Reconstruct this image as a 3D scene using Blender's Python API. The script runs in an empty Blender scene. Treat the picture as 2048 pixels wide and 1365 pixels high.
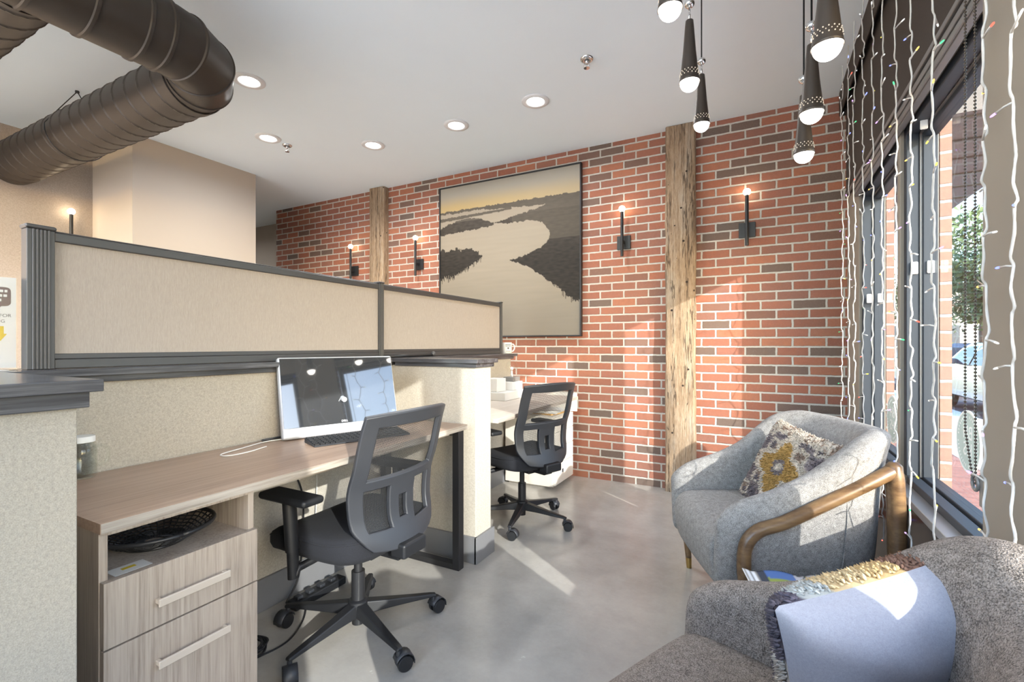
import bpy, bmesh, math, random
from mathutils import Vector, Matrix, noise
S = bpy.context.scene
COL = S.collection
PI = math.pi
random.seed(7)

# ------------------------------------------------------------------ helpers
def lin(c):
    c = c / 255.0
    return c / 12.92 if c <= 0.04045 else ((c + 0.055) / 1.055) ** 2.4
def rgb(r, g, b, a=1.0):
    return (lin(r), lin(g), lin(b), a)

class MB:
    """collects shapes, builds ONE mesh object"""
    def __init__(self):
        self.v = []; self.f = []; self.c = None
    def add(self, vs, fs):
        b = len(self.v)
        self.v.extend([tuple(p) for p in vs])
        self.f.extend([tuple(i + b for i in q) for q in fs])
        return self
    def box(self, x0, x1, y0, y1, z0, z1):
        vs = [(x, y, z) for z in (z0, z1) for y in (y0, y1) for x in (x0, x1)]
        return self.add(vs, [(0, 2, 3, 1), (4, 5, 7, 6), (0, 1, 5, 4), (2, 6, 7, 3), (0, 4, 6, 2), (1, 3, 7, 5)])
    def obox(self, c, ax, ay, az):
        c, ax, ay, az = map(Vector, (c, ax, ay, az))
        vs = [c + ax * i + ay * j + az * k for k in (-1, 1) for j in (-1, 1) for i in (-1, 1)]
        return self.add(vs, [(0, 2, 3, 1), (4, 5, 7, 6), (0, 1, 5, 4), (2, 6, 7, 3), (0, 4, 6, 2), (1, 3, 7, 5)])
    def tube(self, pts, r, seg=10, cap=True, flat=1.0):
        pts = [Vector(p) for p in pts]
        n = len(pts)
        rs = r if isinstance(r, (list, tuple)) else [r] * n
        t0 = (pts[1] - pts[0]).normalized()
        up = Vector((0, 0, 1)) if abs(t0.z) < 0.9 else Vector((1, 0, 0))
        nx = t0.cross(up).normalized()
        b = len(self.v)
        for i, p in enumerate(pts):
            if i == 0: t = t0
            elif i == n - 1: t = (pts[i] - pts[i - 1]).normalized()
            else:
                t = (pts[i + 1] - pts[i - 1])
                t = t.normalized() if t.length > 1e-9 else t0
            nx = (nx - t * nx.dot(t))
            nx = nx.normalized() if nx.length > 1e-9 else t.orthogonal().normalized()
            ny = t.cross(nx)
            for k in range(seg):
                a = 2 * PI * k / seg
                self.v.append(tuple(p + (nx * math.cos(a) + ny * math.sin(a) * flat) * rs[i]))
        for i in range(n - 1):
            for k in range(seg):
                k2 = (k + 1) % seg
                self.f.append((b + i * seg + k, b + i * seg + k2, b + (i + 1) * seg + k2, b + (i + 1) * seg + k))
        if cap:
            self.f.append(tuple(b + k for k in reversed(range(seg))))
            self.f.append(tuple(b + (n - 1) * seg + k for k in range(seg)))
        return self
    def cyl(self, p0, p1, r0, r1=None, seg=20):
        return self.tube([p0, p1], [r0, r0 if r1 is None else r1], seg)
    def lathe(self, prof, o=(0, 0, 0), seg=32, m=None, close=True):
        """profile of (radius, z) turned about z through o"""
        b = len(self.v); n = len(prof)
        for (r, z) in prof:
            for k in range(seg):
                a = 2 * PI * k / seg
                p = Vector((r * math.cos(a), r * math.sin(a), z))
                if m is not None: p = m @ p
                self.v.append((p.x + o[0], p.y + o[1], p.z + o[2]))
        for i in range(n - 1):
            for k in range(seg):
                k2 = (k + 1) % seg
                self.f.append((b + i * seg + k, b + i * seg + k2, b + (i + 1) * seg + k2, b + (i + 1) * seg + k))
        if close:
            self.f.append(tuple(b + k for k in reversed(range(seg))))
            self.f.append(tuple(b + (n - 1) * seg + k for k in range(seg)))
        return self
    def ball(self, c, r, seg=16, rings=10, sz=1.0):
        prof = []
        for i in range(rings + 1):
            a = -PI / 2 + PI * i / rings
            prof.append((max(1e-4, r * math.cos(a)), r * sz * math.sin(a)))
        return self.lathe(prof, c, seg)
    def grid(self, fn, nu, nv, wrap_u=False):
        b = len(self.v)
        for j in range(nv + 1):
            for i in range(nu + (0 if wrap_u else 1)):
                self.v.append(tuple(fn(i / nu, j / nv)))
        w = nu + (0 if wrap_u else 1)
        for j in range(nv):
            for i in range(nu):
                i2 = (i + 1) % w if wrap_u else i + 1
                self.f.append((b + j * w + i, b + j * w + i2, b + (j + 1) * w + i2, b + (j + 1) * w + i))
        return self
    def prism(self, poly, axis, d0, d1):
        """closed 2D polygon pushed along an axis: 'x' -> poly is (y,z), 'y' -> (x,z), 'z' -> (x,y)"""
        def P(a, b_, d):
            return (d, a, b_) if axis == 'x' else (a, d, b_) if axis == 'y' else (a, b_, d)
        n = len(poly); b = len(self.v)
        for d in (d0, d1):
            for (p, q) in poly: self.v.append(P(p, q, d))
        for i in range(n):
            j = (i + 1) % n
            self.f.append((b + i, b + j, b + n + j, b + n + i))
        self.f.append(tuple(b + i for i in reversed(range(n))))
        self.f.append(tuple(b + n + i for i in range(n)))
        return self
    def xf(self, m):
        self.v = [tuple(m @ Vector(p)) for p in self.v]
        return self
    def build(self, name, mat, parent=None, smooth=False, bevel=0, bseg=2, sub=0, solid=0, autosm=None):
        me = bpy.data.meshes.new(name)
        me.from_pydata(self.v, [], self.f)
        me.update()
        bm = bmesh.new(); bm.from_mesh(me)
        bmesh.ops.recalc_face_normals(bm, faces=bm.faces)
        bm.to_mesh(me); bm.free()
        if smooth or autosm:
            me.polygons.foreach_set('use_smooth', [True] * len(me.polygons))
        if autosm:
            me.set_sharp_from_angle(angle=math.radians(autosm))
        if self.c is not None:
            at = me.color_attributes.new('Col', 'FLOAT_COLOR', 'POINT')
            flat = []
            for q in self.c: flat.extend(q)
            at.data.foreach_set('color', flat)
        o = bpy.data.objects.new(name, me)
        COL.objects.link(o)
        if mat is not None: me.materials.append(mat)
        if parent is not None: o.parent = parent
        if solid:
            md = o.modifiers.new('solid', 'SOLIDIFY'); md.thickness = solid; md.offset = 0
        if bevel:
            md = o.modifiers.new('bevel', 'BEVEL'); md.width = bevel; md.segments = bseg; md.limit_method = 'ANGLE'; md.angle_limit = math.radians(40)
            if not smooth: me.polygons.foreach_set('use_smooth', [True] * len(me.polygons)); md.harden_normals = True
        if sub:
            md = o.modifiers.new('sub', 'SUBSURF'); md.levels = sub; md.render_levels = sub
        return o

def tag(o, label=None, cat=None, group=None, kind=None):
    if label: o['label'] = label
    if cat: o['category'] = cat
    if group: o['group'] = group
    if kind: o['kind'] = kind
    return o
def thing(name, label, cat, loc=(0, 0, 0), rz=0.0, group=None):
    o = bpy.data.objects.new(name, None)
    o.empty_display_size = 0.1
    COL.objects.link(o)
    o.location = loc; o.rotation_euler = (0, 0, rz)
    return tag(o, label, cat, group)
def dup(root, loc, rz, label, group=None):
    r = root.copy(); COL.objects.link(r)
    r.location = loc; r.rotation_euler = (0, 0, rz); r['label'] = label
    if group: r['group'] = group
    for ch in list(root.children):
        c = ch.copy(); COL.objects.link(c); c.parent = r
        for g in list(ch.children):
            d = g.copy(); COL.objects.link(d); d.parent = c
    return r
def struct(o, label=None):
    o['kind'] = 'structure'
    if label: o['label'] = label
    return o
def text_mesh(name, body, size, mat, parent, m, depth=0.0006, align='CENTER'):
    cu = bpy.data.curves.new(name + '_tmp', 'FONT')
    cu.body = body; cu.size = size; cu.extrude = depth; cu.align_x = align; cu.align_y = 'CENTER'
    t = bpy.data.objects.new(name + '_tmp', cu); COL.objects.link(t)
    bpy.context.view_layer.update()
    dg = bpy.context.evaluated_depsgraph_get()
    me = bpy.data.meshes.new_from_object(t.evaluated_get(dg))
    bpy.data.objects.remove(t); bpy.data.curves.remove(cu)
    me.name = name; me.transform(m)
    me.materials.clear(); me.materials.append(mat)
    o = bpy.data.objects.new(name, me); COL.objects.link(o)
    if parent: o.parent = parent
    return o
def smooth_path(pts, n=8):
    """Catmull-Rom through the points"""
    P = [Vector(p) for p in pts]
    P = [P[0] * 2 - P[1]] + P + [P[-1] * 2 - P[-2]]
    out = []
    for i in range(1, len(P) - 2):
        for k in range(n):
            t = k / n
            a, b, c, d = P[i - 1], P[i], P[i + 1], P[i + 2]
            out.append(0.5 * ((2 * b) + (c - a) * t + (2 * a - 5 * b + 4 * c - d) * t * t + (3 * b - a - 3 * c + d) * t ** 3))
    out.append(P[-2])
    return out

# ------------------------------------------------------------------ materials
class NT:
    def __init__(self, name):
        self.m = bpy.data.materials.new(name); self.m.use_nodes = True
        self.t = self.m.node_tree; self.t.nodes.clear()
        self.out = self.n('ShaderNodeOutputMaterial')
    def n(self, typ, **kw):
        nd = self.t.nodes.new(typ)
        for k, v in kw.items():
            if k.startswith('i_'):
                nd.inputs[int(k[2:])].default_value = v
            else: setattr(nd, k, v)
        return nd
    def l(self, a, b): self.t.links.new(a, b)
    def math(self, op, a, b=None, c=None, clamp=False):
        nd = self.n('ShaderNodeMath', operation=op, use_clamp=clamp)
        for i, x in enumerate((a, b, c)):
            if x is None: continue
            if isinstance(x, (int, float)): nd.inputs[i].default_value = x
            else: self.l(x, nd.inputs[i])
        return nd.outputs[0]
    def mix(self, fac, a, b, blend='MIX'):
        nd = self.n('ShaderNodeMix', data_type='RGBA', blend_type=blend)
        for i, x in ((0, fac), (6, a), (7, b)):
            if isinstance(x, (int, float)): nd.inputs[i].default_value = x
            elif isinstance(x, tuple): nd.inputs[i].default_value = x
            else: self.l(x, nd.inputs[i])
        return nd.outputs[2]
    def ramp(self, fac, stops):
        nd = self.n('ShaderNodeValToRGB')
        e = nd.color_ramp.elements
        while len(e) < len(stops): e.new(0.5)
        for i, (p, c) in enumerate(stops):
            e[i].position = p; e[i].color = c
        self.l(fac, nd.inputs[0])
        return nd.outputs[0]
    def coords(self, scale=(1, 1, 1), kind='Object'):
        tc = self.n('ShaderNodeTexCoord'); mp = self.n('ShaderNodeMapping')
        mp.inputs['Scale'].default_value = scale
        self.l(tc.outputs[kind], mp.inputs[0])
        return mp.outputs[0]
    def noise(self, vec, scale, detail=4, rough=0.55):
        nd = self.n('ShaderNodeTexNoise')
        nd.inputs['Scale'].default_value = scale; nd.inputs['Detail'].default_value = detail; nd.inputs['Roughness'].default_value = rough
        self.l(vec, nd.inputs['Vector'])
        return nd.outputs['Fac']
    def bsdf(self, base, rough=0.5, metal=0.0, bump=None, bstr=0.2, bdist=0.002, **kw):
        p = self.n('ShaderNodeBsdfPrincipled')
        if isinstance(base, tuple): p.inputs['Base Color'].default_value = base
        else: self.l(base, p.inputs['Base Color'])
        if isinstance(rough, (int, float)): p.inputs['Roughness'].default_value = rough
        else: self.l(rough, p.inputs['Roughness'])
        p.inputs['Metallic'].default_value = metal
        for k, v in kw.items(): p.inputs[k].default_value = v
        if bump is not None:
            b = self.n('ShaderNodeBump'); b.inputs['Strength'].default_value = bstr; b.inputs['Distance'].default_value = bdist
            self.l(bump, b.inputs['Height']); self.l(b.outputs[0], p.inputs['Normal'])
        self.l(p.outputs[0], self.out.inputs[0])
        return p

def m_plain(name, c, rough=0.5, metal=0.0, var=0.06, vscale=30, bump=0.0, **kw):
    N = NT(name); v = N.coords(); f = N.noise(v, vscale, 3)
    d = tuple(x * (1 - var) for x in c[:3]) + (1,); u = tuple(min(1, x * (1 + var)) for x in c[:3]) + (1,)
    col = N.mix(f, d, u)
    N.bsdf(col, rough, metal, f if bump else None, bump, 0.002, **kw)
    return N.m
def m_fabric(name, dark, light, scale=900, stretch=(1, 1, 1), rough=0.95, bump=0.35, big=None, sheen=0.0):
    N = NT(name); v = N.coords(stretch)
    f = N.noise(v, scale, 2, 0.6); f2 = N.noise(v, scale * 0.33, 3, 0.6)
    h = N.math('ADD', N.math('MULTIPLY', f, 0.6), N.math('MULTIPLY', f2, 0.4))
    h2 = N.math('MULTIPLY_ADD', N.math('SUBTRACT', h, 0.5), 2.6, 0.5, clamp=True)
    N.bsdf(N.mix(h2, dark, light), rough, 0, h, bump, 0.002, **({'Sheen Weight': sheen} if sheen else {}))
    return N.m
def m_tweed(name, dark, light, sc=260.0):
    """coarse woven wool: rows of small knots with light flecks"""
    N = NT(name); v = N.coords()
    w1 = N.n('ShaderNodeTexVoronoi', feature='F1'); w1.inputs['Scale'].default_value = sc; N.l(v, w1.inputs['Vector'])
    f = N.noise(v, sc * 0.9, 2, 0.7); f3 = N.noise(v, 60, 3, 0.6)
    k = N.math('ADD', N.math('MULTIPLY', f, 0.75), N.math('MULTIPLY', f3, 0.25))
    k = N.math('MULTIPLY_ADD', N.math('SUBTRACT', k, 0.5), 3.6, 0.5, clamp=True)
    N.bsdf(N.mix(k, dark, light), 0.95, 0, N.math('SUBTRACT', f, w1.outputs['Distance']), 0.55, 0.003)
    return N.m
def m_wood(name, cols, axis='y', fine=120, rough=0.45, bump=0.08, lines=14, long=0.05):
    """grain stretched along an axis; cols = (dark, mid, light)"""
    N = NT(name)
    sc = {'x': (long, 1, 1), 'y': (1, long, 1), 'z': (1, 1, long)}[axis]
    v = N.coords(sc)
    a = N.noise(v, fine, 5, 0.65); b = N.noise(v, lines, 3, 0.6)
    h = N.math('ADD', N.math('MULTIPLY', a, 0.62), N.math('MULTIPLY', b, 0.38))
    h = N.math('MULTIPLY_ADD', N.math('SUBTRACT', h, 0.5), 2.4, 0.5, clamp=True)
    N.bsdf(N.ramp(h, [(0.1, cols[0]), (0.5, cols[1]), (0.95, cols[2])]), rough, 0, h, bump, 0.002)
    return N.m
def m_emit(name, c, s):
    N = NT(name); e = N.n('ShaderNodeEmission'); e.inputs[0].default_value = c; e.inputs[1].default_value = s
    N.l(e.outputs[0], N.out.inputs[0]); return N.m
def m_glass(name, tint=(0.96, 0.98, 0.97, 1), ior=1.45, rough=0.0):
    """thin clear sheet: lets light straight through, mirrors by Fresnel"""
    N = NT(name)
    t = N.n('ShaderNodeBsdfTransparent'); t.inputs[0].default_value = tint
    g = N.n('ShaderNodeBsdfGlossy'); g.inputs[0].default_value = (1, 1, 1, 1); g.inputs['Roughness'].default_value = rough
    ge = N.n('ShaderNodeNewGeometry'); dt = N.n('ShaderNodeVectorMath', operation='DOT_PRODUCT')
    N.l(ge.outputs['Normal'], dt.inputs[0]); N.l(ge.outputs['Incoming'], dt.inputs[1])
    k = N.math('POWER', N.math('SUBTRACT', 1.0, N.math('ABSOLUTE', dt.outputs['Value'])), 5.0)
    r0 = ((ior - 1) / (ior + 1)) ** 2
    fr = N.math('MULTIPLY_ADD', k, (1 - r0) * 0.5, r0 * 0.5, clamp=True)   # each face of a thin sheet carries half
    mx = N.n('ShaderNodeMixShader')
    N.l(fr, mx.inputs[0]); N.l(t.outputs[0], mx.inputs[1]); N.l(g.outputs[0], mx.inputs[2])
    N.l(mx.outputs[0], N.out.inputs[0]); return N.m
def m_vcol(name, rough=0.7, fuzz=0.0, gain=1.0):
    N = NT(name); a = N.n('ShaderNodeVertexColor', layer_name='Col')
    bump = None
    if fuzz: bump = N.noise(N.coords(), 700, 3, 0.7)
    N.bsdf(N.mix(1.0, a.outputs[0], (gain, gain, gain, 1), 'MULTIPLY') if gain != 1.0 else a.outputs[0], rough, 0, bump, fuzz, 0.004, **{'Specular IOR Level': 0.2}); return N.m
def m_brick(name, u_axis=0, u0=0.106, z0=1.142, pitch=0.203, course=0.0677, seedv=0.0, pale=0.0):
    N = NT(name)
    tc = N.n('ShaderNodeTexCoord'); sp = N.n('ShaderNodeSeparateXYZ'); N.l(tc.outputs['Object'], sp.inputs[0])
    wob = N.n('ShaderNodeTexNoise'); wob.inputs['Scale'].default_value = 28; wob.inputs['Detail'].default_value = 4
    N.l(tc.outputs['Object'], wob.inputs['Vector'])
    ws = N.n('ShaderNodeSeparateColor'); N.l(wob.outputs['Color'], ws.inputs[0])
    U = N.math('DIVIDE', N.math('SUBTRACT', sp.outputs[u_axis], u0), pitch)
    V = N.math('DIVIDE', N.math('SUBTRACT', sp.outputs[2], z0), course)
    U = N.math('ADD', U, N.math('MULTIPLY', N.math('SUBTRACT', ws.outputs[0], 0.5), 0.035))
    V = N.math('ADD', V, N.math('MULTIPLY', N.math('SUBTRACT', ws.outputs[1], 0.5), 0.10))
    row = N.math('FLOOR', V)
    odd = N.math('FLOORED_MODULO', row, 2.0)          # the row just under z0 is row -1 (odd): joints at u0
    U2 = N.math('ADD', U, N.math('MULTIPLY', N.math('SUBTRACT', 1.0, odd), 0.5))
    colm = N.math('FLOOR', U2)
    fu = N.math('SUBTRACT', U2, colm); fv = N.math('SUBTRACT', V, row)
    du = N.math('MULTIPLY', N.math('SUBTRACT', 0.5, N.math('ABSOLUTE', N.math('SUBTRACT', fu, 0.5))), pitch)
    dv = N.math('MULTIPLY', N.math('SUBTRACT', 0.5, N.math('ABSOLUTE', N.math('SUBTRACT', fv, 0.5))), course)
    d = N.math('SMOOTH_MIN', du, dv, 0.004)
    fineN = N.noise(tc.outputs['Object'], 160, 4, 0.65)
    d2 = N.math('ADD', d, N.math('MULTIPLY', N.math('SUBTRACT', fineN, 0.5), 0.0035))
    mr = N.n('ShaderNodeMapRange', interpolation_type='SMOOTHSTEP'); N.l(d2, mr.inputs[0])
    mr.inputs[1].default_value = 0.0050; mr.inputs[2].default_value = 0.0078
    mask = mr.outputs[0]
    cb = N.n('ShaderNodeCombineXYZ'); N.l(colm, cb.inputs[0]); N.l(row, cb.inputs[1]); cb.inputs[2].default_value = seedv
    wn = N.n('ShaderNodeTexWhiteNoise', noise_dimensions='3D'); N.l(cb.outputs[0], wn.inputs['Vector'])
    bc = N.ramp(wn.outputs['Value'], [(0.0, rgb(104, 92, 84)), (0.09, rgb(116, 96, 86)), (0.16, rgb(146, 94, 76)), (0.32, rgb(162, 102, 80)),
                                      (0.48, rgb(156, 102, 86)), (0.60, rgb(176, 114, 86)), (0.74, rgb(144, 100, 86)), (0.88, rgb(170, 106, 80)), (1.0, rgb(158, 106, 90))])
    bc = N.mix(1.0, bc, (0.92, 0.88, 0.84, 1), 'MULTIPLY')
    if pale: bc = N.mix(pale, bc, rgb(176, 142, 128))
    blot = N.noise(tc.outputs['Object'], 38, 5, 0.7)
    bc = N.mix(N.math('MULTIPLY_ADD', blot, 1.5, -0.45, clamp=True), bc, N.mix(0.5, bc, rgb(108, 84, 76)))
    speck = N.math('GREATER_THAN', N.noise(tc.outputs['Object'], 420, 2, 0.6), 0.66)
    bc = N.mix(N.math('MULTIPLY', speck, 0.35), bc, rgb(205, 180, 160))
    mc = N.mix(blot, rgb(172, 165, 154), rgb(198, 192, 182))
    h = N.math('ADD', N.math('MULTIPLY', mask, 1.0), N.math('MULTIPLY', fineN, 0.25))
    N.bsdf(N.mix(mask, mc, bc), 0.9, 0, h, 0.75, 0.006)
    return N.m

M = {}
M['brick'] = m_brick('brick_masonry')
M['brick_out'] = m_brick('street_brick', 0, 0.02, 1.142, 0.203, 0.0677, 3.0, 0.6)
def floor_mat():
    N = NT('polished_concrete'); v = N.coords()
    a = N.noise(v, 0.9, 6, 0.6); b = N.noise(v, 5.5, 6, 0.7); c = N.noise(v, 55, 4, 0.6)
    k = N.math('ADD', N.math('MULTIPLY', a, 0.5), N.math('MULTIPLY', b, 0.5))
    k = N.math('MULTIPLY_ADD', N.math('SUBTRACT', k, 0.5), 2.6, 0.5, clamp=True)
    col = N.ramp(k, [(0.0, rgb(140, 136, 131)), (0.45, rgb(157, 153, 147)), (1.0, rgb(174, 170, 163))])
    # scuffs and trowel marks
    sv = N.coords((1, 5, 1)); s = N.noise(sv, 9, 6, 0.75)
    sc = N.math('MULTIPLY', N.math('MULTIPLY_ADD', s, 7.0, -4.3, clamp=True), 0.4)
    col = N.mix(sc, col, rgb(118, 112, 106))
    col = N.mix(N.math('MULTIPLY', c, 0.18), col, rgb(196, 190, 182))
    r = N.math('MULTIPLY_ADD', b, 0.22, 0.12)
    N.bsdf(col, r, 0, b, 0.05, 0.002, **{'Specular IOR Level': 0.5}); return N.m
M['floor'] = floor_mat()
M['ceiling'] = m_plain('ceiling_paint', rgb(234, 244, 249), 0.85, var=0.015, vscale=3)
M['beige_wall'] = m_plain('beige_paint', rgb(184, 173, 160), 0.8, var=0.02, vscale=4)
M['window_paint'] = m_plain('taupe_paint', rgb(146, 137, 125), 0.7, var=0.02, vscale=4)
M['taupe'] = m_fabric('taupe_wallcovering', rgb(136, 126, 118), rgb(174, 163, 154), 300, bump=0.2)
M['divider'] = m_fabric('woven_wallcovering', rgb(149, 143, 133), rgb(189, 182, 169), 380, bump=0.25)
M['screen'] = m_fabric('screen_fabric', rgb(160, 151, 142), rgb(178, 169, 160), 700, (1, 1, 0.10), bump=0.15)
M['dark_metal'] = m_plain('dark_grey_metal', rgb(82, 81, 82), 0.38, 0.35, 0.04, 20)
M['cap_wood'] = m_wood('black_stained_wood', (rgb(40, 40, 44), rgb(70, 70, 74), rgb(112, 112, 116)), 'y', 70, 0.22, 0.06, 24, 0.04)
M['cap_wood_x'] = m_wood('black_stained_wood_across', (rgb(40, 40, 44), rgb(70, 70, 74), rgb(112, 112, 116)), 'x', 70, 0.22, 0.06, 24, 0.04)
M['base_grey'] = m_plain('grey_baseboard', rgb(112, 112, 114), 0.4, var=0.03)
M['lam_top'] = m_wood('laminate_top', (rgb(142, 118, 101), rgb(164, 140, 122), rgb(177, 154, 136)), 'y', 90, 0.36, 0.03, 12, 0.03)
M['lam_edge'] = m_wood('laminate_edge', (rgb(130, 120, 110), rgb(164, 156, 147), rgb(184, 177, 168)), 'y', 160, 0.42, 0.04, 20, 0.03)
M['lam_front'] = m_wood('laminate_front', (rgb(126, 113, 103), rgb(162, 150, 138), rgb(180, 168, 157)), 'z', 160, 0.42, 0.05, 30, 0.03)
M['white_lam'] = m_plain('white_laminate', rgb(214, 208, 198), 0.4, var=0.03)
M['handle'] = m_plain('satin_champagne_metal', rgb(206, 194, 180), 0.35, 0.3, 0.03)
M['gap_shadow'] = m_plain('gap_shadow_black', rgb(22, 22, 24), 0.5)
M['desk2_top'] = m_wood('sunlit_laminate', (rgb(176, 164, 152), rgb(196, 186, 175), rgb(208, 199, 189)), 'y', 90, 0.4, 0.03, 12, 0.03)  # desk laminate lightened to carry the sunlight falling on it
M['black_metal'] = m_plain('black_powder_coat', rgb(44, 44, 46), 0.4, 0.3, 0.05)
M['black_plastic'] = m_plain('black_plastic', rgb(26, 27, 30), 0.48, 0, 0.05)
M['grey_plastic'] = m_plain('charcoal_plastic', rgb(45, 47, 52), 0.45, 0, 0.04)
M['seat_black'] = m_fabric('black_seat_cloth', rgb(10, 11, 15), rgb(28, 30, 38), 700, bump=0.3)
def mesh_mat():
    N = NT('chair_mesh'); v = N.coords((1, 1, 1), 'UV')
    sp = N.n('ShaderNodeSeparateXYZ'); N.l(v, sp.inputs[0])
    def st(o, per, off=0.0):
        f = N.math('FRACT', N.math('ADD', N.math('DIVIDE', o, per), off))
        return N.math('ABSOLUTE', N.math('SUBTRACT', f, 0.5))
    a = st(sp.outputs[0], 0.0052); b = st(sp.outputs[1], 0.0040)
    hole = N.math('MULTIPLY', N.math('LESS_THAN', a, 0.33), N.math('LESS_THAN', b, 0.30))
    t = N.n('ShaderNodeBsdfTransparent'); p = N.n('ShaderNodeBsdfPrincipled')
    p.inputs['Base Color'].default_value = rgb(38, 39, 41); p.inputs['Roughness'].default_value = 0.6
    mx = N.n('ShaderNodeMixShader'); N.l(hole, mx.inputs[0]); N.l(p.outputs[0], mx.inputs[1]); N.l(t.outputs[0], mx.inputs[2])
    N.l(mx.outputs[0], N.out.inputs[0]); return N.m
M['mesh'] = mesh_mat()
M['chrome'] = m_plain('chrome', rgb(225, 225, 225), 0.08, 1.0, 0.01)
M['bead_metal'] = m_plain('dark_nickel', rgb(96, 88, 80), 0.3, 0.8, 0.02)
M['brass'] = m_plain('brass', rgb(190, 160, 100), 0.28, 1.0, 0.04)
M['duct'] = m_plain('bronze_black_duct_metal', rgb(64, 56, 48), 0.46, 0.35, 0.12, 7)
M['walnut'] = m_wood('walnut_frame', (rgb(80, 58, 38), rgb(108, 82, 56), rgb(134, 106, 72)), 'x', 60, 0.3, 0.04, 14, 0.06)
M['tweed'] = m_tweed('grey_tweed', rgb(92, 88, 85), rgb(178, 174, 169), 560)
M['tweed_dark'] = m_tweed('brown_grey_tweed', rgb(72, 64, 57), rgb(168, 156, 146), 420)
M['cotton'] = m_fabric('blue_grey_cotton', rgb(152, 152, 161), rgb(172, 172, 181), 500, bump=0.1)
M['pattern'] = m_vcol('wool_pattern', 0.95, 0.5)
M['paint_pic'] = m_vcol('oil_paint', 0.55, gain=0.37)
M['print'] = m_vcol('glossy_print', 0.25)
def timber():
    N = NT('weathered_timber'); v = N.coords((1, 1, 0.05)); w = N.coords(); v2 = N.coords((1, 1, 0.16))
    a = N.noise(v, 42, 6, 0.75); b = N.noise(v2, 7, 5, 0.7); c = N.noise(v2, 130, 4, 0.7); k = N.noise(v, 16, 4, 0.6)
    h = N.math('ADD', N.math('MULTIPLY', a, 0.65), N.math('MULTIPLY', c, 0.35))
    h = N.math('MULTIPLY_ADD', N.math('SUBTRACT', h, 0.5), 3.2, 0.5, clamp=True)
    col = N.ramp(h, [(0.0, rgb(98, 78, 60)), (0.35, rgb(142, 118, 93)), (0.7, rgb(164, 141, 116)), (1.0, rgb(182, 166, 144))])
    col = N.mix(N.math('MULTIPLY_ADD', b, 3.4, -1.75, clamp=True), col, rgb(182, 174, 160))
    crack = N.math('LESS_THAN', N.math('ABSOLUTE', N.math('SUBTRACT', k, 0.5)), 0.012)
    col = N.mix(N.math('MULTIPLY', crack, 0.75), col, rgb(62, 48, 36))
    hole = N.n('ShaderNodeTexVoronoi', feature='F1'); hole.inputs['Scale'].default_value = 10; N.l(w, hole.inputs['Vector'])
    hm = N.math('LESS_THAN', hole.outputs['Distance'], 0.085)
    col = N.mix(hm, col, rgb(46, 35, 27))
    hh = N.math('SUBTRACT', N.math('SUBTRACT', h, hm), crack)
    N.bsdf(col, 0.88, 0, hh, 0.7, 0.006); return N.m
M['timber'] = timber()
M['frame_dark'] = m_plain('window_frame_slate', rgb(44, 51, 60), 0.5, 0.1, 0.03)
M['frame_mid'] = m_plain('window_frame_grey', rgb(128, 126, 124), 0.4, 0.3, 0.03)
M['sill'] = m_plain('aluminium_sill', rgb(168, 168, 168), 0.35, 0.4, 0.03)
M['spandrel'] = m_plain('dark_bronze_spandrel', rgb(30, 29, 28), 0.12, 0.0, 0.04)
M['shade'] = m_fabric('dark_shade_cloth', rgb(54, 46, 41), rgb(74, 65, 58), 900, bump=0.1)
M['glass'] = m_glass('window_glass', (0.70, 0.72, 0.73, 1))
M['jar_glass'] = m_glass('jar_glass', (0.975, 0.985, 0.975, 1), 1.45)
M['acrylic'] = m_glass('clear_acrylic', (0.98, 0.98, 0.98, 1), 1.18)
M['decal'] = m_plain('frosted_decal', rgb(196, 212, 206), 0.6, var=0.02)
M['decal_white'] = m_plain('white_vinyl', rgb(246, 248, 244), 0.5, var=0.01)
M['white_plastic'] = m_plain('white_plastic', rgb(226, 226, 224), 0.4, var=0.02)
M['silver'] = m_plain('silver_plastic', rgb(186, 188, 192), 0.35, 0.2, 0.01)
M['paper'] = m_plain('white_paper', rgb(206, 205, 202), 0.6, var=0.02)
M['notice'] = m_plain('notice_paper', rgb(196, 196, 194), 0.6, var=0.02)
M['kraft'] = m_plain('kraft_paper', rgb(196, 156, 92), 0.7, var=0.06)
M['ceramic'] = m_plain('white_ceramic', rgb(232, 230, 226), 0.2, var=0.01)
M['screen_glass'] = m_plain('black_screen_glass', rgb(52, 54, 57), 0.04, 0.0, 0.02, **{'Specular IOR Level': 1.0, 'Coat Weight': 1.0, 'Coat Roughness': 0.02})
M['pin_glow'] = m_emit('warm_pinhole', (1.0, 0.86, 0.66, 1), 0.55)
M['text_grey'] = m_plain('grey_ink', rgb(84, 82, 82), 0.7, var=0.02)
M['text_white'] = m_plain('white_ink', rgb(235, 235, 235), 0.6, var=0.01)
M['bubble'] = m_plain('mauve_brown_ink', rgb(94, 76, 74), 0.7, var=0.04)
M['yellow_ink'] = m_plain('yellow_ink', rgb(190, 164, 44), 0.6, var=0.02)
M['bulb_warm'] = m_emit('warm_bulb', (1.0, 0.80, 0.55, 1), 16)
M['bulb_pendant'] = m_emit('pendant_globe', (1.0, 0.94, 0.85, 1), 7)
M['downlight'] = m_emit('downlight_lens', (1.0, 0.97, 0.92, 1), 9)
M['trim_white'] = m_plain('white_trim_ring', rgb(226, 226, 226), 0.5, var=0.01)
M['pendant_shade'] = m_plain('dark_bronze_shade', rgb(70, 62, 56), 0.42, 0.4, 0.05)
M['wire'] = m_plain('clear_wire', rgb(236, 232, 226), 0.2, 0.0, 0.03, **{'Transmission Weight': 0.25})
LED = {}
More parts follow.
